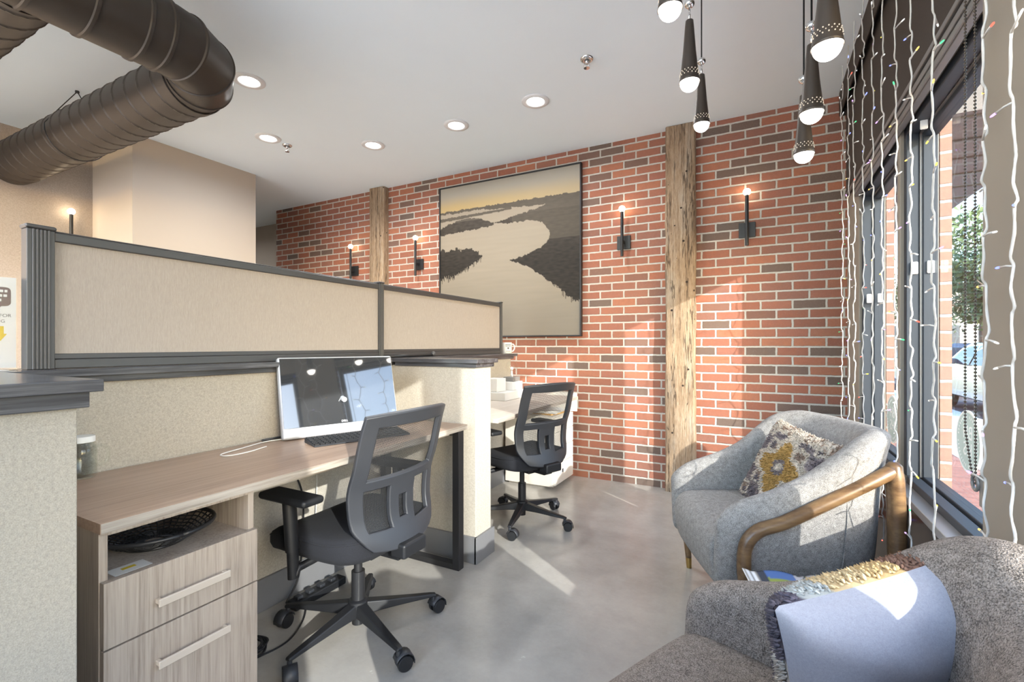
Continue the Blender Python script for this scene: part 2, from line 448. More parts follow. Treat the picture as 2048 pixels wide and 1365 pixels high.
for k_, c_, s_ in (('white', (1, 1, 0.95, 1), 0.7), ('blue', (0.16, 0.2, 1, 1), 2.2), ('green', (0.08, 0.9, 0.25, 1), 1.4), ('red', (1, 0.12, 0.08, 1), 1.5),
                   ('amber', (1, 0.62, 0.12, 1), 1.6), ('violet', (0.62, 0.3, 1, 1), 1.6), ('yellow', (1, 0.85, 0.1, 1), 1.5)):
    LED[k_] = m_emit('led_' + k_, c_, s_)
# ------------------------------------------------------------------ camera (eye 1.157 m, 16.5 mm lens, looking 27.8 deg left of the window wall)
cam = bpy.data.cameras.new('camera'); co = bpy.data.objects.new('camera', cam); COL.objects.link(co)
cam.sensor_width = 36.0; cam.lens = 941.0 / 2048.0 * 36.0; cam.shift_y = 7.5 / 2048.0
cam.clip_start = 0.02
co.location = (0, 0, 1.157); co.rotation_euler = (PI / 2, 0, math.radians(27.79))
S.camera = co

CH = 2.876          # ceiling height
BY = 3.93           # brick wall
WX = 0.53           # window wall

# ------------------------------------------------------------------ room shell
struct(MB().box(-9.0, WX + 0.12, -2.0, 6.5, -0.12, 0.0).build('floor', M['floor']))
struct(MB().box(-9.0, WX + 0.14, -2.0, 6.5, CH, CH + 0.12).build('ceiling', M['ceiling']))
struct(MB().box(-5.49, WX + 0.13, BY, BY + 0.12, 0, CH).build('wall_back', M['brick']))
struct(MB().box(-9.0, -5.2, 4.35, 4.47, 0, CH).box(-5.47, -5.35, BY + 0.12, 4.35, 0, CH).box(-9.0, -5.4, 1.90, 1.944, 0, CH).build('wall_corridor', M['beige_wall']))
struct(MB().box(-5.32, -5.2, -3.4, 1.944, 0, CH).build('wall_left', M['taupe']))
struct(MB().box(-5.4, -4.51, 1.944, 3.0, 0, CH).build('wall_corner', M['beige_wall']))
struct(MB().box(-9.0, -8.9, 1.944, 4.4, 0, CH).build('wall_far', M['beige_wall']))

WINS = [(2.60, 3.50), (1.62, 2.56), (0.62, 1.25), (-0.35, 0.585)]
Z0, Z1 = 0.575, 2.075
w = MB()
w.box(WX, 0.66, -3.4, BY, Z1, CH)                                  # head
for a, b in ((3.50, BY), (2.56, 2.60), (0.585, 0.62), (-3.4, -0.35)):
    w.box(WX, 0.66, a, b, 0, Z1)
w.box(0.495, 0.66, 1.25, 1.60, 0, CH)                              # pier
w.box(WX + 0.06, 0.66, -0.35, 3.5, 0, Z0 - 0.03)
struct(w.build('wall_right', M['window_paint'], bevel=0.004))
x = MB()
for a, b in ((3.50, 4.6), (2.56, 2.74), (1.2, 1.62), (-3.4, -0.35)):
    x.box(0.662, 0.70, a, b, -0.12, 2.55)
for a, b in WINS: x.box(0.662, 0.70, a, b, -0.12, 0.50); x.box(0.662, 0.70, a, b, 2.12, 2.55)
struct(x.build('wall_street', M['brick_out']))

def window(n, y0, y1, decal=None, latches=()):
    W = bpy.data.objects.new('window_%d' % n, None); COL.objects.link(W); struct(W)
    yc = (y0 + y1) / 2
    W.location = (0.6, yc, 0)
    h = (y1 - y0) / 2
    f = MB()
    t = 0.036
    for a, b in ((-h, -h + t), (h - t, h)): f.box(-0.056, -0.012, a, b, Z0 + 0.03, Z1)
    f.box(-0.056, -0.012, -h + t, h - t, Z1 - t, Z1); f.box(-0.056, -0.012, -h + t, h - t, Z0 + 0.0, Z0 + 0.03)
    f.build('frame', M['frame_dark'], W, bevel=0.004)
    g = MB()
    for a, b in ((-h + 0.004, -h + t + 0.004), (h - t - 0.004, h - 0.004)): g.box(-0.012, -0.004, a, b, Z0 + 0.03, Z1 - 0.01)
    g.box(-0.012, -0.004, -h + t, h - t, Z1 - t - 0.004, Z1 - 0.01)
    g.build('gasket', M['frame_mid'], W)
    s = MB(); t2 = 0.048
    for a, b in ((-h + 0.006, -h + t2), (h - t2, h - 0.006)): s.box(-0.004, 0.046, a, b, Z0 + 0.01, Z1 - 0.012)
    s.box(-0.004, 0.046, -h + t2, h - t2, Z1 - t2 - 0.01, Z1 - 0.012)
    s.box(-0.004, 0.046, -h + t2, h - t2, Z0 + 0.0, Z0 + 0.036)
    s.build('sash', M['frame_dark'], W, bevel=0.004)
    MB().box(0.018, 0.024, -h + t2 - 0.01, h - t2 + 0.01, Z0 + 0.03, Z1 - t2).build('pane', M['glass'], W)
    sl = MB().box(-0.105, -0.012, -h - 0.0, h + 0.0, Z0 - 0.028, Z0 + 0.002)
    for k in range(3): sl.box(-0.052 + 0.012 * k, -0.046 + 0.012 * k, -h, h, Z0, Z0 + 0.007)
    sl.build('sill', M['sill'], W, bevel=0.003)
    sp = MB().box(-0.052, -0.01, -h, h, 0.0, Z0 - 0.028)
    sp.build('spandrel_panel', M['spandrel'], W)
    for i, (ly, lx, lz) in enumerate(latches):
        MB().box(lx - 0.012, lx + 0.012, ly - 0.006, ly + 0.004, lz - 0.026, lz + 0.026).build('latch', M['white_plastic'], W, bevel=0.004)
    if decal:
        dy, dz, r = decal; dy -= yc
        X = 0.0165
        def ring(r0, r1, th=0.0008):
            m = MB(); n_ = 56
            for k in range(n_):
                a0, a1 = 2 * PI * k / n_, 2 * PI * (k + 1) / n_
                P = [(X + dx, dy + rr * math.cos(a), dz + rr * math.sin(a)) for dx in (-th, th) for rr, a in ((r0, a0), (r1, a0), (r1, a1), (r0, a1))]
                m.add(P, [(0, 1, 2, 3), (7, 6, 5, 4), (1, 5, 6, 2), (0, 3, 7, 4)])
            return m
        D = ring(0.0005, r).build('decal', M['decal'], W)
        D['label'] = 'round frosted vinyl sticker on the glass'
        ring(r * 0.93, r, 0.0014).build('decal_border', M['decal_white'], D)
        # letters read from the street, so they are reversed from indoors
        mt = Matrix.Translation((X, dy, dz)) @ Matrix(((0, 0, 1, 0), (1, 0, 0, 0), (0, 1, 0, 0), (0, 0, 0, 1)))
        text_mesh('decal_lettering', 'BH', r * 0.62, M['decal_white'], D, mt @ Matrix.Translation((0, r * 0.27, 0)), 0.0016)
        text_mesh('decal_lettering', 'HS', r * 0.62, M['decal_white'], D, mt @ Matrix.Translation((0, -r * 0.27, 0)), 0.0016)
        dash = MB()
        for k in range(40):
            a = 2 * PI * k / 40 + 0.05
            if k % 10 in (0,): continue
            ca, sa = math.cos(a), math.sin(a)
            c_ = Vector((X, dy + r * 0.80 * ca, dz + r * 0.80 * sa))
            dash.obox(c_, (0.0015, 0, 0), (0, ca * r * 0.045, sa * r * 0.045), (0, -sa * r * 0.022, ca * r * 0.022))
        dash.build('decal_dashes', M['decal_white'], D)
    return W
hN = 0.92 / 2
window(1, *WINS[0], decal=(3.12, 0.765, 0.125), latches=((0.392, -0.03, 1.43), (0.378, 0.02, 1.43)))
window(2, *WINS[1], decal=(2.105, 0.832, 0.105), latches=((0.430, -0.03, 1.477), (0.42, 0.02, 1.477), (0.30, -0.03, 2.03)))
window(3, *WINS[2]); window(4, *WINS[3])

h_ = MB().box(0.506, WX - 0.001, 1.605, 3.49, 2.052, 2.122)
for k_ in range(2): h_.box(0.500, 0.506, 1.605, 3.49, 2.056 + 0.034 * k_, 2.080 + 0.034 * k_)
struct(h_.build('trim_4', M['frame_mid'], bevel=0.002))
struct(MB().box(0.517, WX - 0.001, 1.605, 3.52, 2.123, 2.20).build('gap_shadow_strip', M['gap_shadow']))  # black strip paints the shadow of the gap below the roller shade
# knee-height divider with a wing between the desks and the counter block next to the camera
d = MB()
d.box(-2.10, -1.92, 0.30, 3.62, 0, 1.04)
d.box(-1.92, -1.33, 2.11, 2.27, 0, 1.04)
struct(d.build('wall_divider', M['divider'], bevel=0.003))
struct(MB().box(-2.10, -1.30, -1.6, 0.46, 0, 1.035).build('wall_counter', M['divider'], bevel=0.003))
def cap(name, x0, x1, y0, y1, mat, over=0.03):
    m = MB()
    m.box(x0 - over, x1 + over, y0 - over, y1 + over, 1.058, 1.080)
    m.box(x0 - over * 0.45, x1 + over * 0.45, y0 - over * 0.45, y1 + over * 0.45, 1.036, 1.058)
    return struct(m.build(name, mat, bevel=0.002))
cap('trim_1', -2.10, -1.92, 0.34, 3.62, M['cap_wood'], 0.045)
cap('trim_2', -1.86, -1.33, 2.11, 2.27, M['cap_wood_x'], 0.03)
m = MB().box(-2.60, -1.262, -1.64, 0.492, 1.056, 1.082).box(-2.55, -1.28, -1.62, 0.474, 1.022, 1.056)
struct(m.build('trim_3', M['cap_wood'], bevel=0.002))
b = MB().box(-1.92, -1.905, 0.46, 2.11, 0, 0.14).box(-1.905, -1.318, 2.096, 2.11, 0, 0.14).box(-1.33, -1.315, 2.096, 2.285, 0, 0.14).box(-1.905, -1.33, 2.27, 2.284, 0, 0.14).box(-1.92, -1.905, 2.284, 3.62, 0, 0.14)
struct(b.build('baseboard_divider', M['base_grey'], bevel=0.002))

# ------------------------------------------------------------------ timber posts
def post(x0, x1, label):
    rnd = random.Random(int(x0 * 100))
    m = MB()
    nz = 26
    def ringpts(z):
        j = lambda: rnd.uniform(-0.004, 0.004)
        y0, y1 = 3.848, BY + 0.002
        return [(x0 + j(), y1, z), (x0 + j(), y0 + 0.012 + j(), z), (x0 + 0.012 + j(), y0 + j(), z), ((x0 + x1) / 2 + j(), y0 + j() * 0.6, z),
                (x1 - 0.012 + j(), y0 + j(), z), (x1 + j(), y0 + 0.012 + j(), z), (x1 + j(), y1, z)]
    R = [ringpts(0.0 + (CH - 0.002) * k / nz) for k in range(nz + 1)]
    b0 = 0
    for r_ in R: m.v.extend(r_)
    for k in range(nz):
        for i in range(6):
            m.f.append((k * 7 + i, k * 7 + i + 1, k * 7 + 8 + i, k * 7 + 7 + i))
    m.f.append(tuple(range(6, -1, -1))); m.f.append(tuple(nz * 7 + i for i in range(7)))
    return tag(m.build('timber_post', M['timber'], autosm=50), label, 'post', 'reclaimed timber posts on the brick wall')
post(-0.662, -0.442, 'weathered reclaimed timber post on the brick wall, standing between two wall sconces beside the armchair')
post(-3.81, -3.60, 'weathered timber post on the brick wall rising behind the cubicle screen')

# ------------------------------------------------------------------ spiral duct
def spiral(axis_fn, length, r, pitch=0.135, seg=52, bump=0.005, dl=0.0055):
    m = MB(); n = int(length / dl); b = 0
    for i in range(n + 1):
        s = length * i / n
        for k in range(seg):
            th = 2 * PI * k / seg
            ph = (s / pitch + th / (2 * PI)) % 1.0
            dd = min(ph, 1 - ph) * pitch
            rr = r + bump * max(0.0, 1 - (dd / 0.0065) ** 2)
            m.v.append(axis_fn(s, rr * math.cos(th), rr * math.sin(th)))
    for i in range(n):
        for k in range(seg):
            k2 = (k + 1) % seg
            m.f.append((i * seg + k, i * seg + k2, (i + 1) * seg + k2, (i + 1) * seg + k))
    m.f.append(tuple(reversed(range(seg)))); m.f.append(tuple(n * seg + k for k in range(seg)))
    return m
DZ, DR = 2.575, 0.156
DX2, DY1, DY3, ER = -2.43, 1.446, 0.70, 0.27
D = thing('spiral_duct', 'large dark bronze spiral air duct turning an elbow under the ceiling', 'air duct', (DX2, DY1, DZ))
spiral(lambda s, a, b: (-ER - 0.05 - s, a, b), 2.44, DR).build('spiral_run', M['duct'], D, autosm=35)
el = MB(); ng = 4; seg = 56
def elring(th, rr):
    c = Vector((-ER + ER * math.sin(th), -ER + ER * math.cos(th), 0)); n = Vector((math.sin(th), math.cos(th), 0))
    return [c + n * (rr * math.cos(2 * PI * k / seg)) + Vector((0, 0, rr * math.sin(2 * PI * k / seg))) for k in range(seg)]
rings = []
A = PI / 2
bounds = [0, A * 0.16, A * 0.5, A * 0.84, A]
for g in range(ng + 1):
    th = bounds[g]
    if g == 0:
        rings += [elring(th, DR)]
    else:
        rings += [elring(th - 0.03, DR)]
    if 0 < g < ng: rings += [elring(th - 0.022, DR + 0.006), elring(th + 0.0, DR + 0.006), elring(th + 0.012, DR)]
    elif g == ng: rings += [elring(th, DR)]
for r_ in rings: el.v.extend([tuple(p) for p in r_])
for i in range(len(rings) - 1):
    for k in range(seg):
        k2 = (k + 1) % seg
        el.f.append((i * seg + k, i * seg + k2, (i + 1) * seg + k2, (i + 1) * seg + k))
el.build('elbow', M['duct'], D, autosm=25)
def xring(x0, x1, r0, y=0.0): return MB().lathe([(r0 - 0.004, x0), (r0, x0 + 0.003), (r0, x1 - 0.003), (r0 - 0.004, x1)], (0, y, 0), 56, Matrix.Rotation(PI / 2, 4, 'Y'), False)
xring(-ER - 0.06, -ER + 0.005, DR + 0.007).build('collar', M['duct'], D, autosm=35)
run = MB(); prof = []
Ls = [0.0, 0.03, 0.12, 0.30, 0.48, 0.66, 0.86, 1.30]
pr = [(DR, -ER)]
for q in Ls[1:]:
    y_ = -ER - q
    pr += [(DR, y_ + 0.012), (DR + 0.007, y_ + 0.008), (DR + 0.007, y_ - 0.004), (DR, y_ - 0.008)]
run.lathe([(r_, -y_) for r_, y_ in pr], (0, 0, 0), 56, Matrix.Rotation(PI / 2, 4, 'X'), True)
run.build('plain_run', M['duct'], D, autosm=30)
spiral(lambda s, a, b: (-0.06 - s, DY3 - DY1 + a, b), 2.6, DR * 0.97).build('branch_run', M['duct'], D, autosm=35)
for hx in (-1.66,):
    hp = MB()
    hp.cyl((hx, 0, CH - DZ - 0.012), (hx, 0, CH - DZ), 0.012, seg=10)
    hp.tube([(hx, 0.0, CH - DZ - 0.004), (hx, -DR - 0.01, 0.02), (hx, -DR - 0.009, -0.03)], 0.003, 6)
    hp.tube([(hx, 0.0, CH - DZ - 0.004), (hx, DR + 0.01, 0.02), (hx, DR + 0.009, -0.03)], 0.003, 6)
    lo = [(hx, (DR + 0.009) * math.cos(a), (DR + 0.009) * math.sin(a) - 0.0) for a in [PI + PI * k / 20 for k in range(21)]]
    hp.tube(lo, 0.003, 6)
    hp.build('hanger_wire', M['black_metal'], D)

# ------------------------------------------------------------------ ceiling fixtures
def downlight(x, y, label, energy, first=[None]):
    if first[0] is None:
        t = thing('recessed_light', label, 'ceiling light', (x, y, CH), 0, 'recessed ceiling lights')
        MB().lathe([(0.098, -0.0005), (0.097, -0.006), (0.07, -0.010), (0.062, -0.007), (0.060, -0.001)], seg=40, close=False).build('trim_ring', M['trim_white'], t, smooth=True)
        MB().lathe([(0.0005, -0.0045), (0.060, -0.004)], seg=32, close=False).build('lens', M['downlight'], t, smooth=True)
        first[0] = t
    else:
        t = dup(first[0], (x, y, CH), 0, label)
    la = bpy.data.lights.new('downlight_lamp', 'AREA'); la.shape = 'DISK'; la.size = 0.11; la.energy = energy; la.color = (0.97, 0.985, 1.0); la.spread = math.radians(165)
    lo = bpy.data.objects.new('downlight_lamp', la); COL.objects.link(lo); lo.parent = t; lo.location = (0, 0, -0.014)
    return t
DL = 4.2
for x_, y_, lb in ((-2.94, 1.91, 'lit recessed ceiling light right beside the duct elbow'),
                   (-1.40, 3.01, 'lit recessed ceiling light closest to the hanging pendants'),
                   (-2.10, 3.05, 'lit recessed ceiling light above the painting, middle one of the row along the brick wall'),
                   (-3.61, 2.51, 'lit recessed ceiling light beside the smaller sprinkler near the beige wall corner'),
                   (-2.94, 3.02, 'lit recessed ceiling light above the timber post behind the screen')):
    downlight(x_, y_, lb, DL)
for x_, y_ in ((-4.3, 0.1), (-3.4, 0.2)):  # unseen downlights added to brighten the taupe wall
    downlight(x_, y_, 'added recessed ceiling light brightening the taupe wall, out of the picture', DL * 1.1)
downlight(-6.6, 3.1, 'added recessed ceiling light brightening the corridor behind the beige wall corner, hidden from view', DL * 1.0)  # unseen downlight added to lift the dark corridor
def sprinkler(x, y, label):
    t = thing('fire_sprinkler', label, 'sprinkler', (x, y, CH), 0, 'fire sprinklers')
    MB().lathe([(0.04, -0.0005), (0.038, -0.008), (0.026, -0.014), (0.016, -0.010)], seg=28, close=False).build('escutcheon', M['chrome'], t, smooth=True)
    a = MB().cyl((0, 0, 0), (0, 0, -0.03), 0.010, seg=12).tube([(0.012, 0, -0.022), (0.016, 0, -0.036), (0.004, 0, -0.052)], 0.003, 6).tube([(-0.012, 0, -0.022), (-0.016, 0, -0.036), (-0.004, 0, -0.052)], 0.003, 6)
    a.build('yoke', M['chrome'], t, smooth=True)
    MB().lathe([(0.001, -0.052), (0.018, -0.054), (0.018, -0.057), (0.001, -0.058)], seg=16).build('deflector', M['chrome'], t)
sprinkler(-0.92, 2.71, 'chrome fire sprinkler on open ceiling between recessed lights and pendants')
sprinkler(-3.60, 2.68, 'chrome fire sprinkler beside the recessed light near the beige wall corner')

PEND = [None]
def pendant(x, y, z, label):
    """z: bottom of the globe"""
    top = (CH - z) / 0.7
    if PEND[0] is None:
        t = thing('pendant_light', label, 'pendant light', (x, y, z), 0, 'perforated cone pendant lights')
        t.scale = (0.7, 0.7, 0.7)
        sh = MB(); n = 48
        prof = [(0.017, 0.365), (0.019, 0.363), (0.022, 0.33), (0.032, 0.20), (0.043, 0.10), (0.049, 0.058), (0.052, 0.046), (0.050, 0.046), (0.041, 0.10), (0.030, 0.20), (0.015, 0.35)]
        sh.lathe(prof, seg=n, close=False)
        sh.build('shade', M['pendant_shade'], t, smooth=True)
        ho = MB()
        for row, zz, rr in ((0, 0.078, 0.0475), (1, 0.089, 0.0458), (2, 0.099, 0.0443)):
            for k in range(16):
                a = 2 * PI * (k + 0.5 * row) / 16
                ho.ball((rr * math.cos(a), rr * math.sin(a), zz), 0.0026 if row != 1 else 0.0021, 6, 4)
        ho.build('perforations', M['pin_glow'], t)
        MB().ball((0, 0, 0.047), 0.0465, 28, 18).build('globe', M['bulb_pendant'], t, smooth=True)
        MB().cyl((0, 0, 0.362), (0, 0, 0.43), 0.0055, seg=10).build('stem', M['chrome'], t, smooth=True)
        MB().ball((0, 0, 0.452), 0.026, 20, 12, 0.85).build('knuckle', M['chrome'], t, smooth=True)
        PEND[0] = t
    else:
        t = dup(PEND[0], (x, y, z), 0, label)
    MB().cyl((0, 0, 0.47), (0, 0, top - 0.012), 0.0042, seg=8).build('cord', M['black_plastic'], t)
    MB().lathe([(0.001, top - 0.024), (0.065, top - 0.022), (0.065, top - 0.001), (0.001, top - 0.0005)], seg=24).build('ceiling_rose', M['pendant_shade'], t)
    return t
pendant(-0.231, 2.254, 2.108, 'dark cone pendant light in front of the top of the timber post')
pendant(-0.225, 1.799, 2.071, 'dark cone pendant light in the middle of the set away from the window')
pendant(-0.233, 1.435, 2.108, 'pendant light of which only the glowing globe enters the picture at the top edge')
pendant(0.148, 1.400, 1.865, 'largest dark cone pendant light, hanging closest to the dark roller shade')
pendant(0.148, 1.803, 1.875, 'middle dark cone pendant light of the row next to the roller shade')
pendant(0.146, 2.079, 1.841, 'lowest dark cone pendant light of the window row, in front of the brick wall')

# ------------------------------------------------------------------ wall sconces
SC = [None]
def sconce(x, y, z, rz, label):
    if SC[0] is None:
        t = thing('wall_sconce', label, 'wall light', (x, y, z), rz, 'black candlestick wall sconces')
        MB().box(-0.056, 0.056, -0.018, -0.001, -0.056, 0.056).build('back_plate', M['black_metal'], t, bevel=0.002)
        MB().box(-0.010, 0.010, -0.062, -0.018, -0.012, 0.012).build('bracket', M['black_metal'], t)
        MB().cyl((0, -0.07, -0.125), (0, -0.07, 0.245), 0.0125, seg=20).build('candle_rod', M['black_metal'], t, autosm=40)
        MB().ball((0, -0.07, 0.268), 0.026, 20, 14).build('bulb', M['bulb_warm'], t, smooth=True)
        SC[0] = t
    else: t = dup(SC[0], (x, y, z), rz, label)
    return t
sconce(-0.085, BY, 2.012, 0, 'black wall sconce with round lit bulb between the timber post and the window')
sconce(-1.008, BY, 2.012, 0, 'black wall sconce with round lit bulb between the painting and the tall timber post')
sconce(-3.17, BY, 2.0, 0, 'black wall sconce with round lit bulb between the painting and the post behind the screen')
sconce(-4.10, BY, 2.0, 0, 'black wall sconce with lit bulb on the brick near the corridor, beyond the screen')
sconce(-5.2, 1.775, 2.012, PI / 2, 'black wall sconce on the textured taupe wall below the duct')

# ------------------------------------------------------------------ painting
P = thing('landscape_painting', 'large square black framed painting of a pale river winding through dark marsh', 'painting', (-2.129, BY, 1.988))
hw = 0.757
fr = MB()
for a in ((-hw, -hw + 0.012, -hw, hw), (hw - 0.012, hw, -hw, hw), (-hw + 0.012, hw - 0.012, -hw, -hw + 0.012), (-hw + 0.012, hw - 0.012, hw - 0.012, hw)):
    fr.box(a[0], a[1], -0.046, -0.004, a[2], a[3])
fr.build('frame', M['black_metal'], P, bevel=0.002)
def lerp3(a, b, t): return tuple(a[i] + (b[i] - a[i]) * t for i in range(3))
def sm(a, b, x):
    t = max(0.0, min(1.0, (x - a) / (b - a))); return t * t * (3 - 2 * t)
def N2(x, y, s=0.0): return noise.noise(Vector((x, y, s)))
def pl(pts, x):
    if x <= pts[0][0]: return pts[0][1]
    for (a, b), (c, d_) in zip(pts, pts[1:]):
        if x <= c: return b + (d_ - b) * (x - a) / (c - a)
    return pts[-1][1]
def pic(u, v):
    """u 0..1 left to right, v 0..1 top to bottom"""
    L = lambda r, g, b_: (lin(r), lin(g), lin(b_))
    sky = lerp3(L(236, 226, 208), L(255, 222, 160), sm(0.04, 0.15, v) * (1.1 - 0.5 * abs(u - 0.15)))
    water = lerp3(L(220, 203, 178), L(190, 178, 160), sm(0.3, 1.0, v))
    water = lerp3(water, L(176, 162, 140), 0.35 * sm(0.5, 0.8, v) * (1 - sm(0.0, 0.6, u)))
    n = N2(u * 5, v * 60, 2) * 0.05
    c = sky if v < 0.165 else tuple(k * (1 + n) for k in water)
    j = N2(u * 26, v * 26, 5) * 0.010 + N2(u * 90, v * 40, 1) * 0.006
    land = lerp3(L(120, 108, 94), L(80, 71, 62), sm(0.2, 0.6, v)); land = tuple(0.68 * k * (1 + 0.45 * N2(u * 30, v * 90, 7)) for k in land)
    hit = False
    # far shore bands
    if 0.160 + j < v < 0.178 + 0.035 * sm(0.3, 1.0, u) + j: hit = True
    if u > 0.35 and 0.16 < v < 0.185 + 0.05 * (u - 0.35) + j: hit = True
    if u < 0.55 and abs(v - (0.215 - 0.03 * u)) < 0.008 * (1 - u) + 0.003 + j * 0.4: hit = True
    if u < 0.42 and 0.285 - 0.06 * math.sin(min(1, u / 0.42) * PI) * 0.9 - 0.01 + j < v < 0.315 - 0.05 * u + j: hit = True
    # near left bank
    if u < 0.335:
        top = pl([(0, 0.425), (0.12, 0.42), (0.24, 0.425), (0.30, 0.455), (0.335, 0.485)], u); bot = pl([(0, 0.60), (0.13, 0.585), (0.2, 0.555), (0.335, 0.485)], u)
        if top + 2.2 * j < v < bot + 2 * abs(N2(u * 120, 3, 3)) * 0.035 + j: hit = True
    # right bank: spit, bay and grassy point
    if u > 0.42:
        t1 = pl([(0.42, 0.278), (0.6, 0.245), (0.8, 0.205), (0.9, 0.19), (1, 0.185)], u); b1 = pl([(0.42, 0.282), (0.55, 0.287), (0.68, 0.288), (0.76, 0.31), (0.805, 0.37), (0.81, 0.40), (1, 0.40)], u)
        if t1 + j < v < b1 + j: hit = True
    if u > 0.535:
        t2 = pl([(0.535, 0.525), (0.65, 0.50), (0.75, 0.465), (0.80, 0.42), (0.815, 0.38), (1, 0.36)], u); b2 = pl([(0.535, 0.53), (0.66, 0.57), (0.78, 0.655), (0.87, 0.71), (0.94, 0.775), (1, 0.80)], u)
        if t2 + j < v < b2 + abs(N2(u * 140, 1, 9)) * 0.07 * sm(0.7, 0.95, u) + j: hit = True
    dx, dy = u - 0.93, v - 0.47
    if dy < 0 and math.hypot(dx, dy * 0.9) < 0.085 * (0.75 + 0.5 * N2(math.atan2(dy, dx) * 9, 1, 4)) + 0.012: hit = True
    if hit:
        c = land
        if v < 0.24: c = lerp3(land, L(150, 138, 120), 0.55)
        elif u > 0.55 and v < 0.42: c = lerp3(land, L(138, 126, 108), 0.5)
    return (c[0], c[1], c[2], 1)
n = 300; h2 = hw - 0.012
cv = MB().grid(lambda a, b_: (-h2 + 2 * h2 * a, -0.034, h2 - 2 * h2 * b_), n, n)
cv.c = [pic(i / n, j_ / n) for j_ in range(n + 1) for i in range(n + 1)]
b0 = len(cv.v)
cv.box(-h2, h2, -0.033, -0.006, -h2, h2); cv.c += [rgb(200, 190, 170)] * 8
cv.build('canvas', M['paint_pic'], P)
# ------------------------------------------------------------------ cubicle screen on the divider ledge
SX = -1.985
scr = thing('privacy_screen', 'long cubicle screen of two cream fabric panels in dark grey frames on the ledge', 'office screen', (SX, 0, 1.081))
def rib_post(y0, y1, z1, capz):
    m = MB(); pts = []
    w_ = (y1 - y0)
    m.box(-0.022, 0.022, y0, y1, 0.0, z1)
    for k in range(5):
        yy = y0 + w_ * (0.22 + 0.14 * k); m.box(0.022, 0.026, yy - w_ * 0.045, yy + w_ * 0.045, 0, z1)
    m.build('post', M['dark_metal'], scr, bevel=0.005)
    MB().box(-0.027, 0.027, y0 - 0.004, y1 + 0.004, z1, z1 + capz).build('post_cap', M['dark_metal'], scr, bevel=0.006)
rib_post(0.575, 0.640, 0.432, 0.014)
rib_post(2.068, 2.105, 0.436, 0.010)
rib_post(3.52, 3.55, 0.436, 0.010)
for a, b in ((0.640, 2.068), (2.105, 3.52)):
    MB().box(-0.008, 0.008, a, b, 0.046, 0.41).build('fabric_panel', M['screen'], scr)
    MB().box(-0.018, 0.018, a, b, 0.402, 0.430).box(-0.012, 0.012, a, b, 0.430, 0.436).build('top_rail', M['dark_metal'], scr, bevel=0.003)
    MB().box(-0.018, 0.018, a, b, 0.0, 0.030).box(-0.014, 0.014, a, b, 0.030, 0.048).build('bottom_rail', M['dark_metal'], scr, bevel=0.003)

# ------------------------------------------------------------------ desks
def desk(loc, length, label, open_end, top='lam_top'):
    """top runs from x 0 (front) back to -0.56, y 0..length"""
    t = thing('office_desk', label, 'desk', loc)
    MB().box(-0.558, 0.0, 0, length, 0.715, 0.740).build('desktop', M[top], t)
    MB().box(0.0, 0.0012, 0.001, length - 0.001, 0.7155, 0.7395).build('edge_band', M['lam_edge'], t)
    if not open_end: return t
    MB().box(-0.545, -0.06, 0.40, length - 0.08, 0.690, 0.7148).build('under_rail', M['lam_edge'], t)
    y = length - 0.03
    f = MB()
    f.box(-0.045, -0.005, y - 0.045, y, 0.0, 0.714).box(-0.535, -0.495, y - 0.045, y, 0.0, 0.714)
    f.box(-0.495, -0.045, y - 0.045, y, 0.0, 0.03).box(-0.495, -0.045, y - 0.045, y, 0.688, 0.714)
    f.build('leg_frame', M['black_metal'], t, bevel=0.002)
    return t
desk((-1.353, 0.52, 0), 1.55, 'long wood grain laminate desk with the computer and keyboard on it', True)
desk((-1.300, 2.30, 0), 1.31, 'sunlit laminate desk beyond the wing wall, next to the brick wall', False, 'desk2_top')

# drawer cabinet under the first desk
Cb = thing('drawer_cabinet', 'wood grain drawer cabinet with open cubby under the near end of the desk', 'cabinet', (-1.375, 0.525, 0))
k = MB()
Wc, Dc, Hc = 0.383, 0.52, 0.7145
k.box(-Dc, 0, 0, 0.018, 0.0, Hc).box(-Dc, 0, Wc - 0.018, Wc, 0.0, Hc).box(-Dc, -Dc + 0.012, 0.018, Wc - 0.018, 0, Hc)
k.box(-Dc + 0.012, 0, 0.018, Wc - 0.018, Hc - 0.013, Hc).box(-Dc + 0.012, 0, 0.018, Wc - 0.018, 0.575, 0.593).box(-Dc + 0.012, -0.03, 0.018, Wc - 0.018, 0.05, 0.07)
k.build('body', M['lam_front'], Cb, bevel=0.001)
for z0, z1, hz in ((0.4405, 0.597, 0.508), (0.055, 0.4365, 0.352)):
    dr = MB().box(0.002, 0.021, 0.0015, Wc - 0.0015, z0, z1).build('drawer', M['lam_front'], Cb, bevel=0.0015)
    h = MB().box(0.040, 0.047, 0.105, 0.285, hz - 0.010, hz + 0.010)
    h.box(0.021, 0.042, 0.107, 0.117, hz - 0.006, hz + 0.006).box(0.021, 0.042, 0.273, 0.283, hz - 0.006, hz + 0.006)
    h.build('handle', M['handle'], dr, bevel=0.002)

